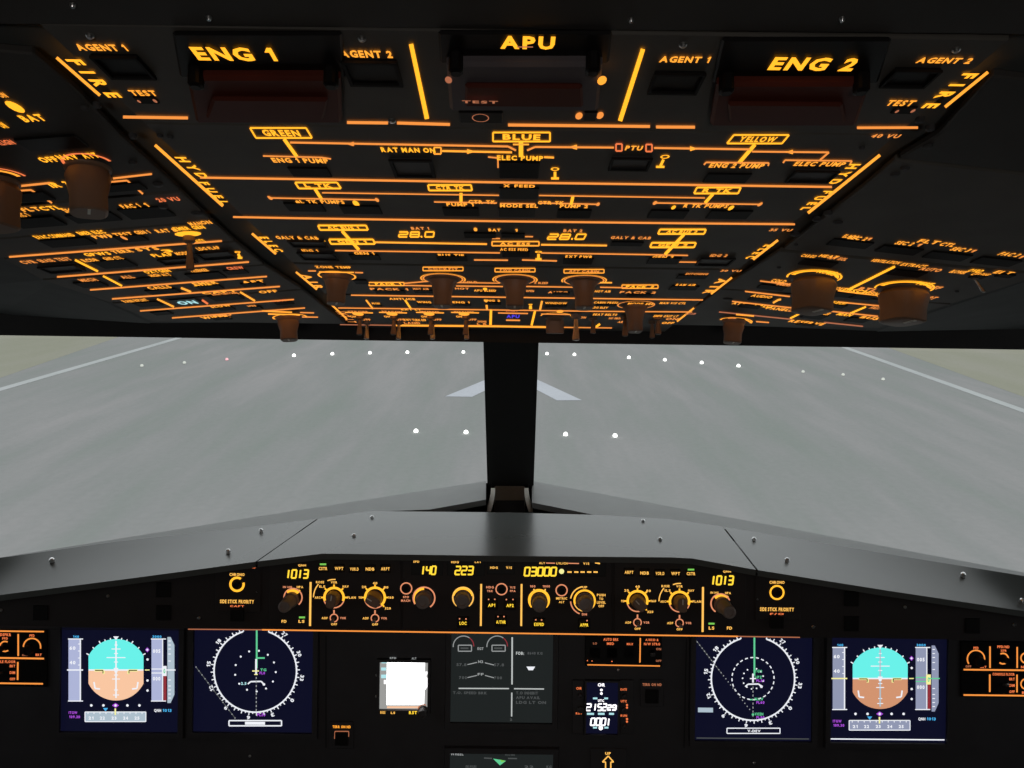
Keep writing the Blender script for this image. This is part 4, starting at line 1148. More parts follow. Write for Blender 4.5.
def nd(x0, y0, x1, y1, cx, cy, r, left, label):
    P = display('navigation_display', x0, y0, x1, y1, label)
    P.ring(cx, cy, r, 1.5, 'white', 108, 432 - 0, name='compass_rose', n=90)
    hd = 8.5
    for i in range(72):
        q = i * 5 + hd
        if abs(((q + 180) % 360) - 180) < 16: continue
        L = 3.4 if i % 2 == 0 else 1.8
        c, s_ = math.sin(R(q)), math.cos(R(q))
        P.line([(cx + r * c, cy - r * s_), (cx + (r + L) * c, cy - (r + L) * s_)], 'white', 1, 'compass_rose')
    for i, t in enumerate(('24', '27', '30', '33', '0', '3', '6', '9', '12', '15', '18', '21')):
        q = i * 30 + hd
        if abs(((q + 180) % 360) - 180) < 28: continue
        c, s_ = math.sin(R(q)), math.cos(R(q))
        P.text(t, cx + (r + 6) * c, cy - (r + 6) * s_, 2.4 * len(t) + 1, 3.6, 'white', 'compass_rose', rot=-q)
    P.line([(cx + 1.4, y0 + 1), (cx + 1.4, cy - 3)], 'gsym', 1.7, 'course_line')
    if left:
        for i in range(13):
            q = i * 27.7 + 10
            P.dot(cx + 20.5 * math.sin(R(q)), cy - 20.5 * math.cos(R(q)), 1.0, 'white', 'range_dots')
        P.line([(196, 667), (235, 718)], 'ggrey', .9, 'dashed_line')
        for i in range(14): P.dot(196 + 3 * i, 667 + 3.93 * i, .62, 'gwhite', 'dashed_line', dz=.0003)
        P.line([(cx + .8, cy - 12), (cx + .8, cy + 4)], 'white', 1.8, 'aircraft_symbol', dz=.0004)
        P.line([(cx - 3, cy), (cx + 3.6, cy)], 'yel', 1.2, 'aircraft_symbol', dz=.0006); P.line([(cx - 1, cy + 3.5), (cx + 2.4, cy + 3.5)], 'yel', 1, 'aircraft_symbol', dz=.0006)
        P.line([(cx + 1.4, cy - 13), (cx + 9.4, cy - 13)], 'gsym', 1.6, 'waypoint'); P.text('TG', cx + 8, cy - 1.2, 6, 2.6, 'gsym', 'waypoint')
        P.text('FL0', cx + 7, cy + 2, 5.4, 2.6, 'mag', 'waypoint'); P.text('FL30', cx + 6, cy + 43.6, 8, 3, 'mag', 'waypoint')
        P.line([(cx - 7.5, cy + 13), (cx - 4.5, cy + 10.6), (cx + 6, cy + 10.4), (cx + 8.6, cy + 13.4)], 'white', 1.4, 'range_arc'); P.dot(cx + 8.6, cy + 13.4, 1.3, 'white', 'range_arc', dz=.0003)
        P.text('2.5', cx - 11.6, cy + 12.4, 5.4, 2.6, 'teal')
        for i in range(10): P.line([(cx + 1, cy + 6 + i * 4), (cx + .9, cy + 8 + i * 4)], 'gwhite', 1, 'dashed_line')
        bx = (229, 720.6, 281.5, 725.8)
    else:
        for i in range(24):
            P.ring(cx, cy, 21, 1.1, 'white', i * 15, i * 15 + 8, 'range_ring', n=90)
        P.line([(695, 639), (722, 674)], 'ggrey', .8, 'dashed_line')
        n = 24
        for i in range(n): P.dot(695 + 57 * i / n, 639 + 73.5 * i / n, .6, 'gwhite', 'dashed_line', dz=.0003)
        P.line([(cx, cy - 5), (cx, cy + 4)], 'white', 1.7, 'aircraft_symbol', dz=.0004); P.line([(cx - 3, cy), (cx + 3, cy)], 'white', 1.1, 'aircraft_symbol', dz=.0004)
        for dy, t in ((-7.5, 'TGN'), (-1.5, 'LIPZ')): P.text(t, cx + 5.4, cy + dy, 7, 2.6, 'gsym', 'waypoint')
        P.text('FL30', cx + 7.4, cy + 2, 8, 2.4, 'mag', 'waypoint')
        P.text('NAV', cx + 6, cy + 20.4, 8.6, 2.8, 'gsym', 'waypoint'); P.text('FL60', cx + 7.4, cy + 23.8, 8, 2.6, 'mag', 'waypoint')
        P.text('VICEN', cx + 6, cy + 35.4, 8.6, 2.8, 'gsym', 'waypoint'); P.text('FL90', cx + 7.4, cy + 38.8, 8, 2.6, 'mag', 'waypoint'); P.dot(cx, cy + 36, 1.3, 'gsym', 'waypoint')
        P.line([(cx - 3, cy + 21), (cx + 3, cy + 21)], 'gsym', 1.2, 'waypoint')
        P.line([(cx - 7.8, cy + 8), (cx - 5, cy + 5.6), (cx + 5.6, cy + 5.4), (cx + 8.4, cy + 8)], 'white', 1.4, 'range_arc'); P.dot(cx + 8.4, cy + 8, 1.4, 'white', 'range_arc', dz=.0003)
        for i in range(12):
            q = 20 + i * 28
            P.dot(cx + 10.4 * math.sin(R(q)), cy - 10.4 * math.cos(R(q)), .8, 'white', 'range_dots')
        for i in range(8): P.line([(cx, cy + 8 + i * 4), (cx, cy + 10 + i * 4)], 'gwhite', .9, 'dashed_line')
        P.poly([(698, 707.6), (713, 707.8), (713, 712.4), (698, 712.2)], 'vs', 'message_box')
        P.line([(x0 + 2, y1 - 2), (x1 - 2, y1 - 1)], 'ggrey', 1, 'screen_edge_line')
        bx = (727, 728.2, 780, 733.4)
    P.box_outline(*bx, 'white', 1.3 if left else 1, 'message_box'); 
    if left: P.line([(245, 723.2), (265, 723.3)], 'white', 3, 'message_box', dz=.0003)
    else: P.text('V-DEV', 754, 730.9, 13, 2.6, 'white', 'message_box', dz=.0003)
    return P.done()
nd(194.5, 627, 313.5, 731.5, 255.3, 671, 41.2, True, 'left compass display with a white ring round a circle of dots')
nd(694.5, 636, 811, 740, 753, 678.6, 41.6, False, 'right compass display with a white ring and an inner dashed circle')

# engine display ---------------------------------------------------------
P = display('engine_display', 451, 632.5, 552.5, 721.8, 'dark grey engine display with two gauge arcs and a white cross of lines', 'darkscr')
for cx in (463.5, 497.2):
    P.ring(cx, 646.3, 10.3, .9, 'gwhite', 55, 185, 'gauge_arc'); P.ring(cx, 646.3, 10.3, .9, 'redsym', 0, 55, 'gauge_arc')
    P.box_outline(cx - 5.2, 645.2, cx + 8, 651.2, 'gwhite', 1, 'gauge_box'); P.line([(cx - 3, 648.2), (cx + 5, 648.3)], 'ggrey', 1.6, 'gauge_box')
P.text('EGT', 480.5, 648.6, 6, 2.6, 'gwhite')
P.line([(467.5, 664.6), (477, 662.4)], 'gwhite', .9); P.line([(485, 662.8), (494, 665)], 'gwhite', .9); P.text('N2', 480.6, 661.6, 5, 2.6, 'gwhite'); P.text('57.8', 461.5, 664.6, 10, 2.8, 'ggrey'); P.text('57.8', 499, 664.8, 10, 2.8, 'ggrey')
P.line([(467.5, 677.6), (477, 675.4)], 'gwhite', .9); P.line([(485, 675.4), (494, 677.8)], 'gwhite', .9); P.text('FF', 480.6, 674.2, 6, 2.4, 'gwhite'); P.text('700', 463, 677.6, 8, 2.8, 'ggrey'); P.text('700', 498, 677.8, 8, 2.8, 'ggrey')
P.line([(512.2, 637.2), (512, 684.5)], 'gw2', 1.5); P.line([(511.8, 692.6), (511.6, 716.5)], 'gw2', 1.3)
P.line([(458.6, 688.4), (509, 688.6)], 'gw2', 1.2); P.line([(514, 688.7), (544, 689)], 'gw2', 1.2)
P.text('FOB:', 520, 653.2, 8, 3, 'gw2'); P.text('8640 KG', 535, 653.2, 15, 2.6, 'ggrey')
P.poly([(526.4, 666.6), (535.2, 666.6), (533, 670.2), (528.6, 670.2)], 'white')
P.text('T.O. SPEED BRK', 470, 692.8, 34, 2.6, 'ggrey')
for t, y, w in (('T.O INHIBIT', 693, 22), ('APU AVAIL', 697.6, 24), ('LDG LT ON', 702.4, 30)): P.text(t, 517 + w / 2 - 1, y, w, 2.8, 'ggrey')
P.text('2', 511, 719.6, 2.4, 2.2, 'ggrey')
P.done()
P = display('system_display', 449.5, 752, 552.5, 850, 'lower dark screen cut off by the bottom edge with a small green arrow head', 'darkscr')
P.text('WHEEL', 457, 753.8, 13, 3, 'gwhite'); P.poly([(493, 758.6), (506, 760.8), (500, 765.4)], 'gsym'); P.poly([(500, 759.6), (505.6, 761), (501.6, 762.4)], 'green', dz=.0003)
P.line([(484, 758), (492, 758.4)], 'ggrey', 1.2); P.line([(508, 758.4), (517, 758.6)], 'ggrey', 1.2); P.text('AUTO BRK', 510, 754.6, 10, 2, 'ggrey')
P.text('GND SPOILERS', 471, 766.6, 11, 2.6, 'ggrey'); P.text('22', 529, 766.8, 9, 2.6, 'ggrey'); P.text('KG', 549, 766.8, 5, 2.6, 'ggrey')
P.done()

# standby instrument -------------------------------------------------------
P = display('standby_instrument', 380, 661, 428, 708.6, 'small overbright white standby screen with a round knob at its corner', 'isisg', 3)
P.poly([(387, 661.2), (425, 661.2), (424, 705), (386.5, 705)], 'isis', 'bright_field')
for x, y, w, h in ((384, 662.4, 5, 1.8), (383.6, 669, 5, 3), (383.8, 676.4, 5.4, 3.6), (385.2, 682, 2.6, 4)): P.line([(x - w / 2, y), (x + w / 2, y)], 'teal' if y < 680 else 'white2', h, 'speed_mark')
P.poly([(424.6, 672), (427.4, 671.4), (427.4, 674), (426, 676), (427.4, 678.4), (427.4, 687), (425, 690), (424, 690)], 'white2', 'altitude_mark')
P.poly([(387, 706.2), (420, 706.2), (420, 708.2), (387, 708.2)], 'landL', 'lower_strip')
P.text('SPD', 393, 658, 6.6, 1.8, 'gwhite', dz=.004); P.text('ALT', 414, 658.4, 4.6, 2, 'gwhite', dz=.004)
P.text('+', 0, 0, 1, 1, 'fcu') if False else None
P.text('BUGS', 382.8, 712.4, 5, 2.6, 'fcu', dz=.005); P.text('LS', 393, 712.8, 4.4, 2.2, 'fcu', dz=.005); P.text('RST', 413, 712.6, 8, 3, 'dig', dz=.005)
P.cyl_knob(423.4, 710.4, 5.4, .014, 'btn2', 'setting_knob')
P.ring(423.4, 710, 5.4, 1, 'dim', 60, 170, 'knob_edge', dz=.004)
P.done()

# clock ------------------------------------------------------------------
P = display('clock', 586, 681, 617.5, 733, 'small digital clock with two rows of white figures and blue captions', 'navy', 2, 'clock')
P.text('CHR', 601.4, 684.8, 7, 3.2, 'white2'); P.dot(601.4, 690, 1.3, 'white2'); P.dot(601.4, 693.6, 1.3, 'white2')
P.line([(593, 698.4), (597.4, 698.4)], 'teal', 1.8); P.line([(604.2, 698.4), (608, 698.4)], 'teal', 1.8); P.text('UTC', 601, 700.6, 6, 2.6, 'white2')
P.digits('2', 588.6, 707.2, 6, 6.6, 'white2', .21); P.digits('152', 599.8, 707.2, 14.4, 6.6, 'white2', .21); P.digits('29', 611.8, 707.6, 9.6, 4.8, 'white2', .3)
for x0, x1 in ((587, 594), (598, 604.6), (609, 614)): P.line([(x0, 713.8), (x1, 713.9)], 'teal', 2)
P.digits('000', 598.2, 721.8, 15.8, 7, 'white2', .21); P.digits('1', 608.4, 722, 5, 6.8, 'white2', .21)
P.line([(593, 727.6), (597, 727.6)], 'teal', 1.8); P.line([(604.4, 727.6), (608.4, 727.6)], 'teal', 1.8); P.dot(600.8, 728, 2.2, 'white2')
P.done()
P = Panel('clock_selector_panel', FM, 625, 705, 'dark clock surround with four small round knobs either side of the blue clock', 'control panel')
for pts in ([(572, 680), (583.6, 680), (583.6, 734), (572, 734)], [(620, 680), (634, 680), (634, 734), (620, 734)]): P.plate(pts, 'fascia', 0, .003)
P.lift = .003
P.text('CHR', 579, 688.3, 5.4, 2.4, 'red'); P.text('RST', 579, 713.4, 6.4, 2, 'red'); P.text('DATE', 623.6, 689.4, 6.2, 2.2, 'red'); P.text('UTC', 623.8, 701.2, 6, 2.2, 'red'); P.text('RUN', 623.8, 715.6, 6.4, 2.2, 'red')
for y in (705, 707.6, 719, 721.6): P.dot(627, y, 1.1, 'red', 'lettering')
for x, y, r in ((580, 694.6, 3), (580, 708, 3.8), (624, 695, 3), (623.8, 708, 2.8), (624, 725, 3)): P.cyl_knob(x, y, r, .008, 'btn2', 'small_knob', False)
P.done()

# auto brake / gear panel ---------------------------------------------------
P = Panel('auto_brake_panel', FM, 622, 652, 'auto brake and anti-skid panel with faint red lettering above the clock', 'control panel')
P.plate([(585, 636), (662, 637), (662, 667), (585, 666)], 'black', 0, .003)
P.lift = .003
P.text('AUTO BRK', 611, 639.4, 15, 2.6, 'red'); P.text('LO', 595, 643.4, 4, 2, 'dim'); P.text('MED', 610.4, 643.6, 7, 2.4, 'red'); P.text('MAX', 630, 644, 6.4, 2.2, 'red')
P.line([(640.3, 638), (639.9, 662.6)], 'lo', 1.3); P.line([(587.4, 664.8), (660, 666)], 'lo', 1.2)
P.text('A/SKID &', 652, 639.8, 13, 2.2, 'red'); P.text('N/W STRG', 652, 644, 16, 2.4, 'red'); P.text('ON', 658.6, 649, 5, 2.2, 'dim'); P.text('OFF', 658.6, 660.8, 5.4, 2, 'dim')
for x in (595, 612, 629): P.button(x, 653, 11, 11, 'btn', .003)
for x, y in ((587.4, 660.6), (592, 661), (612, 661.4)): P.dot(x, y, .6, 'red', dz=.0036)
P.toggle(651, 653.6, 5, .014, 'btn2', (0, .3), base='btn2')
P.done()

for nm, x, y, w, lab, t in (('terrain_button_panel', 341.6, 726.8, 18, 'small left square button under an amber TERR ON ND caption', 'TERR ON ND'), ('terrain_button_panel', 652, 684.6, 19, 'small dark square button under a dim TERR ON ND caption, beside the clock', 'TERR ON ND')):
    P = Panel(nm, FM, x, y + 8, lab, 'button panel')
    P.plate([(x - 12, y - 5), (x + 12, y - 5), (x + 12, y + 22), (x - 12, y + 22)], 'fascia', 0, .002)
    P.lift = .002
    P.text(t, x, y, w, 2.6, 'mid' if x < 400 else 'dim')
    P.button(x, y + 12, 13, 13, 'black', .004, 'btn')
    if x < 400: P.line([(x - 7, y + 12), (x - 6.6, y + 4.6), (x + 7, y + 4.6), (x + 7, y + 10)], 'dim', 1)
    P.done()
P = Panel('landing_gear_panel', FM, 608, 760, 'landing gear panel with a glowing outlined arrow under UP lettering at the bottom', 'control panel')
P.plate([(590, 748), (627, 748.5), (627, 830), (590, 830)], 'fascia', 0, .002)
P.lift = .002
P.text('UP', 608, 753.4, 5.6, 2.6, 'fcu')
P.line([(605.4, 800), (605.6, 762), (602.4, 762), (608.2, 756), (613.6, 762), (610.8, 762), (611, 800)], 'fcu', 1.2)
P.done()

# outer lighting panels ------------------------------------------------------
P = Panel('loudspeaker_lighting_panel', FM, 10, 660, 'leftmost orange-lined lighting panel beside the pale tan flight display', 'control panel')
P.plate([(-120, 628), (47, 630), (47, 687), (-120, 684)], 'black', 0, .003)
P.lift = .003
P.line([(-120, 629.6), (44, 631.6)], 'lo', 1.5); P.line([(-120, 656), (44, 658.6)], 'lo', 1.7); P.line([(-120, 681.6), (43, 683.8)], 'lo', 1.6)
P.line([(18.2, 634), (18.2, 656)], 'lo', 1.6); P.line([(17.8, 662), (17.6, 680)], 'lo', 1.6)
P.text('PFD', 32, 635.6, 5, 2.6, 'red'); P.ring(32, 647, 8.6, 1.4, 'lo', -10, 180); P.cyl_knob(32, 648, 6, .012, 'btn', 'dimmer_knob')
P.text('OFF', 25, 655.2, 6, 1.8, 'dim'); P.text('BRT', 38.6, 654.8, 6, 2.4, 'red')
P.text('LOUDSPKR', 2, 634.6, 18, 2.8, 'red'); P.text('PFD', 5, 638.4, 5.6, 2.2, 'red'); P.ring(5, 646.4, 5, 1.4, 'lo', 60, 310); P.cyl_knob(5, 646.6, 3.6, .012, 'btn', 'dimmer_knob')
P.text('CONSOLE FLOOR', 2, 661.6, 27, 2.6, 'red')
for y, t in ((666, 'BRT'), (672.6, 'DIM'), (679, 'OFF')): P.text(t, 12.4, y, 5.4, 2.6, 'red')
P.toggle(4, 672, 4, .012, 'metal', (0, .3), base='btn2')
P.done()
P = Panel('loudspeaker_lighting_panel', FM, 1000, 668, 'rightmost orange-lined lighting panel beside the brown globe flight display', 'control panel')
P.plate([(961, 641), (1140, 643.5), (1140, 700), (961, 697)], 'black', 0, .003)
P.lift = .003
P.line([(963.6, 669.6), (1140, 671.6)], 'lo', 1.6); P.line([(963.6, 695), (1140, 697)], 'lo', 1.6)
P.line([(990, 646.4), (990, 668)], 'lo', 1.6); P.line([(989.8, 674.4), (989.8, 692)], 'lo', 1.6); P.line([(1017.2, 647), (1017.2, 668)], 'lo', 1.5); P.line([(1017, 674.6), (1017, 692.4)], 'lo', 1.5)
P.text('PFD', 976, 648, 5, 2.6, 'red'); P.ring(976, 659, 8.6, 1.4, 'lo', -5, 215); P.cyl_knob(976, 659.6, 6, .012, 'btn', 'dimmer_knob'); P.text('OFF', 968.4, 666.4, 5.6, 2.2, 'dim'); P.text('BRT', 983.4, 667, 6, 2.2, 'red')
P.text('PFD/ND', 1003.4, 646.8, 12, 2.6, 'red'); P.text('XFR', 1003.6, 650.6, 6, 2.2, 'red'); P.ring(1003, 658.6, 5.2, 1.5, 'lo', -130, 120); P.cyl_knob(1003, 658.6, 3.8, .012, 'btn', 'dimmer_knob')
P.text('CONSOLE FLOOR', 1003.6, 674.2, 22, 2.6, 'red')
for y, t in ((679, 'BRT'), (685.4, 'DIM'), (691.6, 'OFF')): P.text(t, 1012, y, 5.4, 2.6, 'red')
P.ring(1026, 658, 5, 1.4, 'lo', 90, 270); P.text('ND', 1024, 667, 6, 2.4, 'red'); P.ring(1026, 684, 5, 1.4, 'lo', 90, 270); P.text('BRT', 1026, 692.6, 8, 2.4, 'red')
P.toggle(1002, 684, 4, .012, 'metal', (0, .3), base='btn2')
P.done()
bpy.context.view_layer.update()

# =====================================================================
#  SHELL, WINDOWS, OUTSIDE
# =====================================================================
def boxobj(name, x0, x1, y0, y1, z0, z1, mat, bev=0):
    bm = bmesh.new()
    quadprism(bm, [V((x0, y0, z1)), V((x1, y0, z1)), V((x1, y1, z1)), V((x0, y1, z1))], [V((x0, y0, z0)), V((x1, y0, z0)), V((x1, y1, z0)), V((x0, y1, z0))])
    bmesh.ops.recalc_face_normals(bm, faces=bm.faces)
    if bev: bmesh.ops.bevel(bm, geom=list(bm.edges), offset=bev, segments=2, affect='EDGES')
    o = link(name, bm, M[mat]); tag(o, kind='structure'); return o
hd = at_depth(512, 342.5, .935)
HY, HZ0 = hd.y, hd.z
hz1 = at_depth(512, 300, .935).z
boxobj('trim_1', -1.35, 1.35, HY, HY + .16, HZ0, hz1 + .25, 'header')
boxobj('ceiling', -1.4, 1.4, -1.2, HY + .17, CAM.z + .42, CAM.z + .5, 'ceiling')
for sx, nm in ((-1, 'left'), (1, 'right')):
    bm = bmesh.new()
    for y0, y1, z0, z1 in ((-1.2, 1.75, 0, SZ), (-1.2, .12, SZ, CAM.z + .5), (.12, HY + .16, CAM.z + .22, CAM.z + .5)):
        x0, x1 = sorted((sx * 1.34, sx * 1.42))
        quadprism(bm, [V((x0, y0, z1)), V((x1, y0, z1)), V((x1, y1, z1)), V((x0, y1, z1))], [V((x0, y0, z0)), V((x1, y0, z0)), V((x1, y1, z0)), V((x0, y1, z0))])
    bmesh.ops.recalc_face_normals(bm, faces=bm.faces)
    tag(link('wall_' + nm, bm, M['wall']), kind='structure')
boxobj('wall_back', -1.42, 1.42, -1.28, -1.2, 0, CAM.z + .5, 'wall')
boxobj('floor', -1.42, 1.42, -1.28, 1.75, -.06, 0, 'wall')
# liner either side of the panels, and backing above them
def poly_obj(name, pts, mat, thick=V((0, 0, .004)), kind='structure'):
    bm = bmesh.new()
    quadprism(bm, pts, [p + thick for p in pts])
    bmesh.ops.triangulate(bm, faces=bm.faces); bmesh.ops.recalc_face_normals(bm, faces=bm.faces)
    o = link(name, bm, M[mat]); 
    if kind: tag(o, kind=kind)
    return o
def mesh_obj(name, verts, faces, mat, kind='structure'):
    bm = bmesh.new()
    vs = [bm.verts.new(p) for p in verts]
    for f in faces: bm.faces.new([vs[i] for i in f])
    bmesh.ops.recalc_face_normals(bm, faces=bm.faces)
    o = link(name, bm, M[mat])
    if kind: tag(o, kind=kind)
    return o
def fp(fr, x, y, c=-.006): return fr.p(*fr.px(x, y, c), c)
bC0, bC1 = FC.px(512, 334)[1], .75
mesh_obj('ceiling_panel_recess', [FC.p(-HW - .01, bC0, -.007), FC.p(HW + .01, bC0, -.007), FC.p(HW + .01, bC1, -.007), FC.p(-HW - .01, bC1, -.007)], [(0, 1, 2, 3)], 'header')
dh = .935
E = [FL.p(0.002, FL.px(180, 190)[1] + .6, -.007), FL.p(.002, FL.px(350, 328)[1], -.007)]
E0, E1, E2 = fp(FL, -220, 149), fp(FL, 57, 279), fp(FL, 150, 323)
mesh_obj('ceiling_liner_left', [E[0], E[1], E2, E1, E0, E0 + V((-.3, -.5, .0)), at_depth(150, 323.5, dh), at_depth(0, 314, dh), at_depth(-260, 306, dh), V((-1.34, HY, hz1)), V((-1.34, -1, CAM.z + .2))],
         [(0, 1, 2, 3, 4), (2, 3, 7, 6), (3, 4, 8, 7), (4, 5, 10, 9, 8), (0, 4, 5)], 'ceiling')
E = [FR.p(-.002, FR.px(863, 182)[1] + .6, -.007), FR.p(-.002, FR.px(667, 328)[1], -.007)]
E0, E1, E2 = fp(FR, 1290, 196), fp(FR, 1024, 282), fp(FR, 877, 331)
mesh_obj('ceiling_liner_right', [E[0], E[1], E2, E1, E0, E0 + V((.3, -.5, .0)), at_depth(877, 331.5, dh), at_depth(1024, 329, dh), at_depth(1290, 325, dh), V((1.34, HY, hz1)), V((1.34, -1, CAM.z + .2))],
         [(0, 1, 2, 3, 4), (2, 3, 7, 6), (3, 4, 8, 7), (4, 5, 10, 9, 8), (0, 4, 5)], 'ceiling')

# window sill behind the glareshield
OUT = [(-150, 580), (0, 557.5), (256, 516.8), (486, 481)]
INN = [(486, 499.5), (430, 509.5), (368, 512), (256, 528), (117, 543), (0, 560), (-150, 590)]
def at_s(x, y): return at_z(x, y, SZ)
poly_obj('trim_2', [at_s(*p) for p in OUT + INN], 'sill', V((0, 0, -.01)))
OUTR = [(532, 481), (768, 524.5), (1024, 572.5), (1190, 606)]
INNR = [(1190, 614), (1024, 579), (903, 559), (768, 536), (672, 521), (600, 516), (532, 502.5)]
poly_obj('trim_3', [at_s(*p) for p in OUTR + INNR], 'sill', V((0, 0, -.01)))
c0 = at_s(512, 500)
# dark tray in the V between the two sills
mesh_obj('trim_4', [V((-.20, c0.y - .16, SZ - .05)), V((.20, c0.y - .16, SZ - .05)), V((.07, c0.y + .03, SZ - .04)), V((-.07, c0.y + .03, SZ - .04))], [(0, 1, 2, 3)], 'tray')
# body in front of the sill, closes the cockpit below the glass
bm = bmesh.new()
lo_ = [at_s(*p) for p in OUT[:-1]] + [at_s(486, 481), at_s(532, 481)] + [at_s(*p) for p in OUTR[1:]]
va = [bm.verts.new(p + V((0, 0, -.004))) for p in lo_]; vm = [bm.verts.new(p + V((0, .12, -.09))) for p in lo_]; vb = [bm.verts.new(V((p.x, p.y + .12, 0))) for p in lo_]
for i in range(len(va) - 1):
    bm.faces.new((va[i], va[i + 1], vm[i + 1], vm[i])); bm.faces.new((vm[i], vm[i + 1], vb[i + 1], vb[i]))
tag(link('wall_front', bm, M['wall']), kind='structure')
# panes
glm = bpy.data.materials.new('windscreen_glass'); glm.use_nodes = True
nt = glm.node_tree; nt.nodes.clear()
o_ = nt.nodes.new('ShaderNodeOutputMaterial'); t_ = nt.nodes.new('ShaderNodeBsdfTransparent'); g_ = nt.nodes.new('ShaderNodeBsdfGlossy'); mx = nt.nodes.new('ShaderNodeMixShader')
t_.inputs['Color'].default_value = (.95, .965, .96, 1); g_.inputs['Roughness'].default_value = .02; mx.inputs['Fac'].default_value = .002
nt.links.new(t_.outputs[0], mx.inputs[1]); nt.links.new(g_.outputs[0], mx.inputs[2]); nt.links.new(mx.outputs[0], o_.inputs['Surface'])
M['glass'] = glm
topz = HZ0 + .02
def pane(name, pts):
    bm = bmesh.new()
    vs = [bm.verts.new(p) for p in pts]; bm.faces.new(vs)
    tag(link(name, bm, glm), kind='structure')
tl = at_depth(484, 336, 1.09); tr = at_depth(538, 338, 1.09)
pane('window_1', [at_s(486, 482), at_s(-150, 579), V((-1.34, .86, at_s(0, 0).z)), V((-1.34, .90, tl.z)), tl])
pane('window_2', [at_s(533, 482), at_s(1190, 605), V((1.34, .86, SZ)), V((1.34, .90, tr.z)), tr])
for nm, sx in (('window_3', -1), ('window_4', 1)):
    pane(nm, [V((sx * 1.36, .12, SZ)), V((sx * 1.36, .86, SZ)), V((sx * 1.36, .90, CAM.z + .22)), V((sx * 1.36, .12, CAM.z + .22))])
    bm = bmesh.new()
    q0 = [V((sx * 1.33, .83, SZ)), V((sx * 1.40, .83, SZ)), V((sx * 1.40, .90, SZ)), V((sx * 1.33, .90, SZ))]
    quadprism(bm, q0, [p + V((0, .03, .7)) for p in q0]); bmesh.ops.recalc_face_normals(bm, faces=bm.faces)
    tag(link('window_post', bm, M['post']), kind='structure')
# centre post
def post():
    bm = bmesh.new()
    A = [at_depth(482.5, 334, 1.06), at_depth(539.5, 335, 1.06)]
    base = at_s(510, 484)
    dd = (base - CAM).dot(cf)
    B = [at_depth(487, 489, dd), at_depth(534, 489.6, dd)]
    dv = V((0, .06, .0))
    quadprism(bm, [A[0], A[1], A[1] + dv - X_ * .012, A[0] + dv + X_ * .012], [B[0], B[1], B[1] + dv - X_ * .012, B[0] + dv + X_ * .012])
    bmesh.ops.recalc_face_normals(bm, faces=bm.faces)
    bmesh.ops.bevel(bm, geom=list(bm.edges), offset=.003, segments=2, affect='EDGES')
    tag(link('window_post', bm, M['post']), 'black padded post between the two windscreens', kind='structure')
    return dd
pd = post()
br = empty('post_bracket', at_depth(509, 512, pd - .03)); tag(br, 'brown bracket with pale curved side flanges at the foot of the centre post', 'bracket')
bm = bmesh.new()
q = [at_depth(494.5, 486, pd - .01), at_depth(525, 486, pd - .01), at_depth(525, 514.5, pd - .03), at_depth(494.5, 514.5, pd - .03)]
quadprism(bm, q, [p + V((0, .05, 0)) for p in q]); bmesh.ops.recalc_face_normals(bm, faces=bm.faces)
bmesh.ops.bevel(bm, geom=list(bm.edges), offset=.002, segments=2, affect='EDGES')
link('body', bm, M['brown'], br)
bm = bmesh.new()
q = [at_depth(495, 503.5, pd - .036), at_depth(524.5, 503.5, pd - .036), at_depth(524.5, 515.5, pd - .05), at_depth(495, 515.5, pd - .05)]
quadprism(bm, q, [p + V((0, .03, 0)) for p in q]); bmesh.ops.recalc_face_normals(bm, faces=bm.faces)
link('foot', bm, M['header'], br)
for s_ in (-1, 1):
    bm = bmesh.new()
    xx = 489.5 if s_ < 0 else 530
    pts = []
    for i in range(7):
        t = i / 6
        pts.append((xx + s_ * (-1.5 + 4.5 * t ** 2), 488 + 24 * t))
    inn = [(x - s_ * 4.2, y) for x, y in pts]
    a = [at_depth(x, y, pd - .045 - .02 * i / 6) for i, (x, y) in enumerate(pts)]; b = [at_depth(x, y, pd - .049 - .02 * i / 6) for i, (x, y) in enumerate(inn)]
    va = [bm.verts.new(p) for p in a]; vb = [bm.verts.new(p) for p in b]; vc = [bm.verts.new(p + V((0, .03, 0))) for p in a]
    for i in range(6):
        bm.faces.new((va[i], va[i + 1], vb[i + 1], vb[i])); bm.faces.new((va[i], vc[i], vc[i + 1], va[i + 1]))
    bmesh.ops.recalc_face_normals(bm, faces=bm.faces)
    link('side_flange', bm, M['cream'], br)

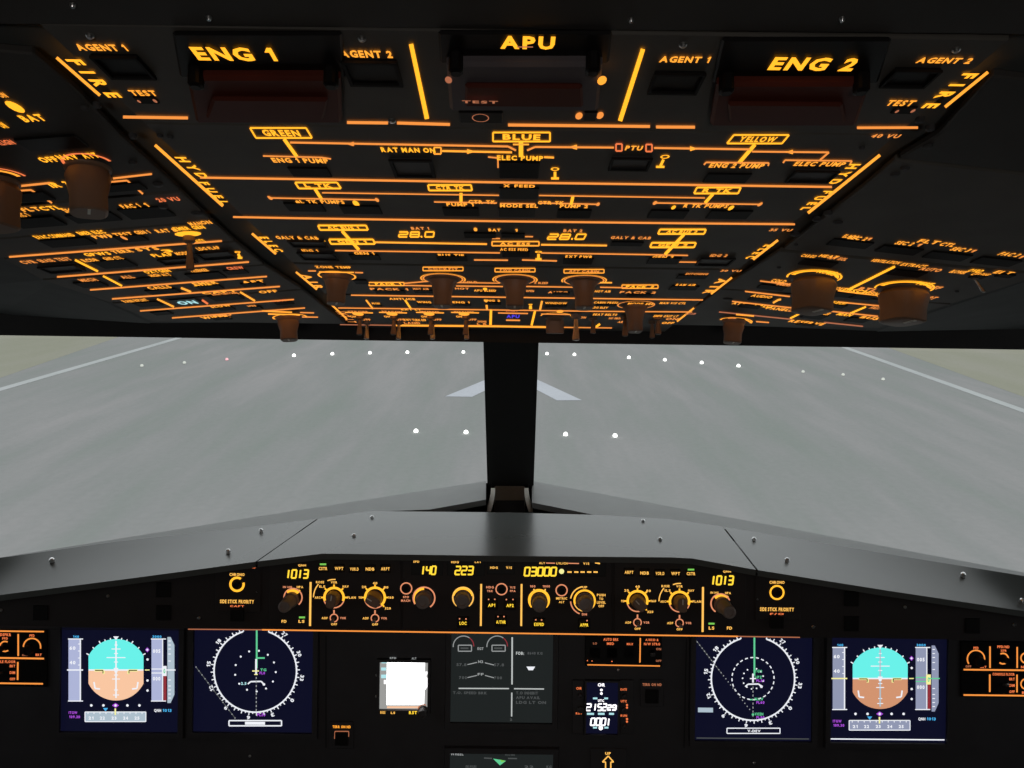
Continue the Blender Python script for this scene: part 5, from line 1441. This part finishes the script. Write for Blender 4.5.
# runway -----------------------------------------------------------------
GZ0 = CAM.z - 6.0
def gmat(name, c1, c2, c3, scale, stretch):
    m, nt, b = nodemat(name)
    b.inputs['Roughness'].default_value = 1; b.inputs['Specular IOR Level'].default_value = 0
    tc = nt.nodes.new('ShaderNodeTexCoord'); mp = nt.nodes.new('ShaderNodeMapping'); mp.inputs['Scale'].default_value = stretch
    nt.links.new(tc.outputs['Object'], mp.inputs['Vector'])
    n = nt.nodes.new('ShaderNodeTexNoise'); n.inputs['Scale'].default_value = scale; n.inputs['Detail'].default_value = 4; n.inputs['Roughness'].default_value = .6
    nt.links.new(mp.outputs['Vector'], n.inputs['Vector'])
    r = nt.nodes.new('ShaderNodeValToRGB'); e = r.color_ramp.elements
    e[0].position = .3; e[0].color = c1 + (1,); e[1].position = .7; e[1].color = c3 + (1,)
    k = e.new(.5); k.color = c2 + (1,)
    nt.links.new(n.outputs['Fac'], r.inputs['Fac'])
    # fine grain
    n2 = nt.nodes.new('ShaderNodeTexNoise'); n2.inputs['Scale'].default_value = 6; n2.inputs['Detail'].default_value = 6
    nt.links.new(tc.outputs['Object'], n2.inputs['Vector'])
    mr = nt.nodes.new('ShaderNodeMapRange'); mr.inputs['To Min'].default_value = .93; mr.inputs['To Max'].default_value = 1.07
    nt.links.new(n2.outputs['Fac'], mr.inputs['Value'])
    mxx = nt.nodes.new('ShaderNodeVectorMath'); mxx.operation = 'SCALE'
    nt.links.new(r.outputs['Color'], mxx.inputs[0]); nt.links.new(mr.outputs['Result'], mxx.inputs['Scale'])
    nt.links.new(mxx.outputs['Vector'], b.inputs['Base Color'])
    return m
M['asphalt'] = gmat('runway_asphalt', (.240, .262, .246), (.268, .274, .270), (.305, .300, .300), .55, (1, .16, 1))
M['verge'] = gmat('runway_verge', (.27, .275, .215), (.29, .29, .235), (.31, .305, .26), .3, (1, .3, 1))
M['paint'] = gmat('runway_paint', (.40, .42, .42), (.43, .45, .45), (.46, .47, .48), .8, (1, .5, 1))
M['paint2'] = gmat('runway_arrow_paint', (.46, .48, .52), (.48, .50, .54), (.50, .52, .56), .8, (1, .5, 1))
def gpoly(name, pts, mat, dz):
    bm = bmesh.new()
    bm.faces.new([bm.verts.new(p + V((0, 0, dz))) for p in pts])
    if bm.faces[:][0].normal.z < 0: bmesh.ops.reverse_faces(bm, faces=bm.faces)
    return tag(link(name, bm, M[mat]), kind='structure')
def g(x, y): return at_z(x, y, GZ0)
gpoly('ground', [V((-250, -5, GZ0)), V((250, -5, GZ0)), V((250, 400, GZ0)), V((-250, 400, GZ0))], 'asphalt', 0)
def ext(a, b, k0, k1): return a + (b - a) * k0, a + (b - a) * k1
def strip(name, p0, p1, w, mat, dz, k0=-.6, k1=8):
    a, b = ext(g(*p0), g(*p1), k0, k1)
    s_ = (b - a).normalized().cross(V((0, 0, 1))) * (w / 2)
    return gpoly(name, [a - s_, a + s_, b + s_, b - s_], mat, dz)
strip('ground_edge_line', (0, 389.5), (177, 338.5), .42, 'paint', .006)
strip('ground_edge_line', (1024, 411), (842, 346.5), .42, 'paint', .006)
a, b = ext(g(0, 378), g(110, 340), -1.5, 8); gpoly('ground_verge', [a, b, V((-240, b.y, GZ0)), V((-240, a.y, GZ0))], 'verge', .003)
a, b = ext(g(1024, 397), g(900, 352), -1.5, 8); gpoly('ground_verge', [a, b, V((240, b.y, GZ0)), V((240, a.y, GZ0))], 'verge', .003)
gpoly('ground_arrow_marking', [g(*p) for p in ((445, 396.6), (513, 368.5), (513, 377.6), (472, 397))], 'paint2', .008)
gpoly('ground_arrow_marking', [g(*p) for p in ((513, 368.5), (582, 400.4), (557, 400.6), (513, 377.6))], 'paint2', .008)
base_me = {}
def rlight(x, y, r, mat, label, grp):
    c = g(x, y)
    o = empty('runway_light', c); tag(o, label, 'runway light', grp)
    k = (r, mat)
    if k not in base_me:
        fr = Frame(V((0, 0, 0)), X_, V((0, 1, 0)), V((0, 0, 1)))
        bm = bmesh.new(); loft(bm, fr, 0, 0, [(0, r * .7, r * .7, 2), (.006, r * .66, r * .66, 2), (.012, r * .6, r * .6, 2)], 16)
        m1 = bpy.data.meshes.new('housing'); bm.to_mesh(m1); bm.free(); m1.materials.append(M['btn2'])
        bm = bmesh.new(); loft(bm, fr, 0, 0, [(.008, r * .5, r * .5, 2), (r * .35, r * .9, r * .9, 2), (r * .8, r, r, 2), (r * 1.3, r * .85, r * .85, 2), (r * 1.7, r * .4, r * .4, 2)], 16)
        m2 = bpy.data.meshes.new('lens'); bm.to_mesh(m2); bm.free(); m2.materials.append(M[mat])
        base_me[k] = (m1, m2)
    for nme, me in zip(('housing', 'lens'), base_me[k]):
        ch = bpy.data.objects.new(nme, me); ch.parent = o; COL.objects.link(ch)
for i, (x, y) in enumerate(((416, 431.8), (466, 433), (565.5, 435), (615, 436.4))):
    rlight(x, y + 1, .07, 'rl', ('leftmost', 'left inner', 'right inner', 'rightmost')[i] + ' white light of the near row on the runway', 'near row of runway lights')
far = [(294, 356), (332.4, 354.4), (370, 353.4), (407.4, 352.8), (463.4, 352.6), (547, 354.2), (574.4, 355), (628.8, 358), (664.8, 360.4), (701.6, 363.2), (738.4, 366.4)]
nth = ('first', 'second', 'third', 'fourth', 'fifth', 'sixth', 'seventh', 'eighth', 'ninth', 'tenth', 'eleventh')
for i, (x, y) in enumerate(far):
    rlight(x, y + .8, .085, 'rl', nth[i] + ' bright white light from the left in the far row across the runway', 'far row of runway lights')
for x, y, m, w in ((142, 366, 'rld', 'outermost dull light at the left end of the far row'), (184.5, 363, 'rld', 'dull light second from the left end of the far row'), (227, 359.6, 'rlr', 'pinkish light at the left of the far row'),
                   (803, 372, 'rld', 'dull light nearest the bright ones at the right of the far row'), (843, 375, 'rld', 'dull light second from the right end of the far row'), (883, 379.6, 'rld', 'outermost dull light at the right end of the far row')):
    rlight(x, y + .8, .07, m, w, 'dull runway lights')

# added fill lamp, out of view, lifts the dark panels from behind
dl = empty('wall_lamp', V((0, -1.2, CAM.z - .15))); tag(dl, 'added dim fill lamp on the unseen rear wall behind the viewer', 'lamp')
fr = Frame(V((0, -1.2, CAM.z - .15)), X_, V((0, 0, -1)), V((0, 1, 0)))
bm = bmesh.new(); loft(bm, fr, 0, 0, [(0, .09, .09, 2), (.012, .088, .088, 2), (.016, .08, .08, 2)], 32); link('housing', bm, M['btn2'], dl, True)
ld = bpy.data.lights.new('fill_light', 'AREA'); ld.shape = 'DISK'; ld.size = .16; ld.energy = 2.3; ld.color = (1, .93, .86)
lo = bpy.data.objects.new('fill_light', ld); lo.location = V((0, -1.175, CAM.z - .15)); lo.rotation_euler = (R(90), 0, 0); COL.objects.link(lo)

# world ------------------------------------------------------------------
w = bpy.data.worlds.new('world'); SC.world = w; w.use_nodes = True
nt = w.node_tree; bg = nt.nodes['Background']
tc = nt.nodes.new('ShaderNodeTexCoord'); sp = nt.nodes.new('ShaderNodeSeparateXYZ'); rp = nt.nodes.new('ShaderNodeValToRGB')
nt.links.new(tc.outputs['Generated'], sp.inputs[0]); nt.links.new(sp.outputs['Z'], rp.inputs['Fac'])
rp.color_ramp.elements[0].color = (.82, .86, .88, 1); rp.color_ramp.elements[1].color = (1.0, 1.02, 1.03, 1)
nt.links.new(rp.outputs['Color'], bg.inputs['Color']); bg.inputs['Strength'].default_value = 1.08
vs = SC.view_settings
vs.view_transform = 'Standard'; vs.look = 'None'; vs.exposure = 0; vs.gamma = 1; vs.use_curve_mapping = False
SC.cycles.max_bounces = 6
SC.cycles.use_denoising = True
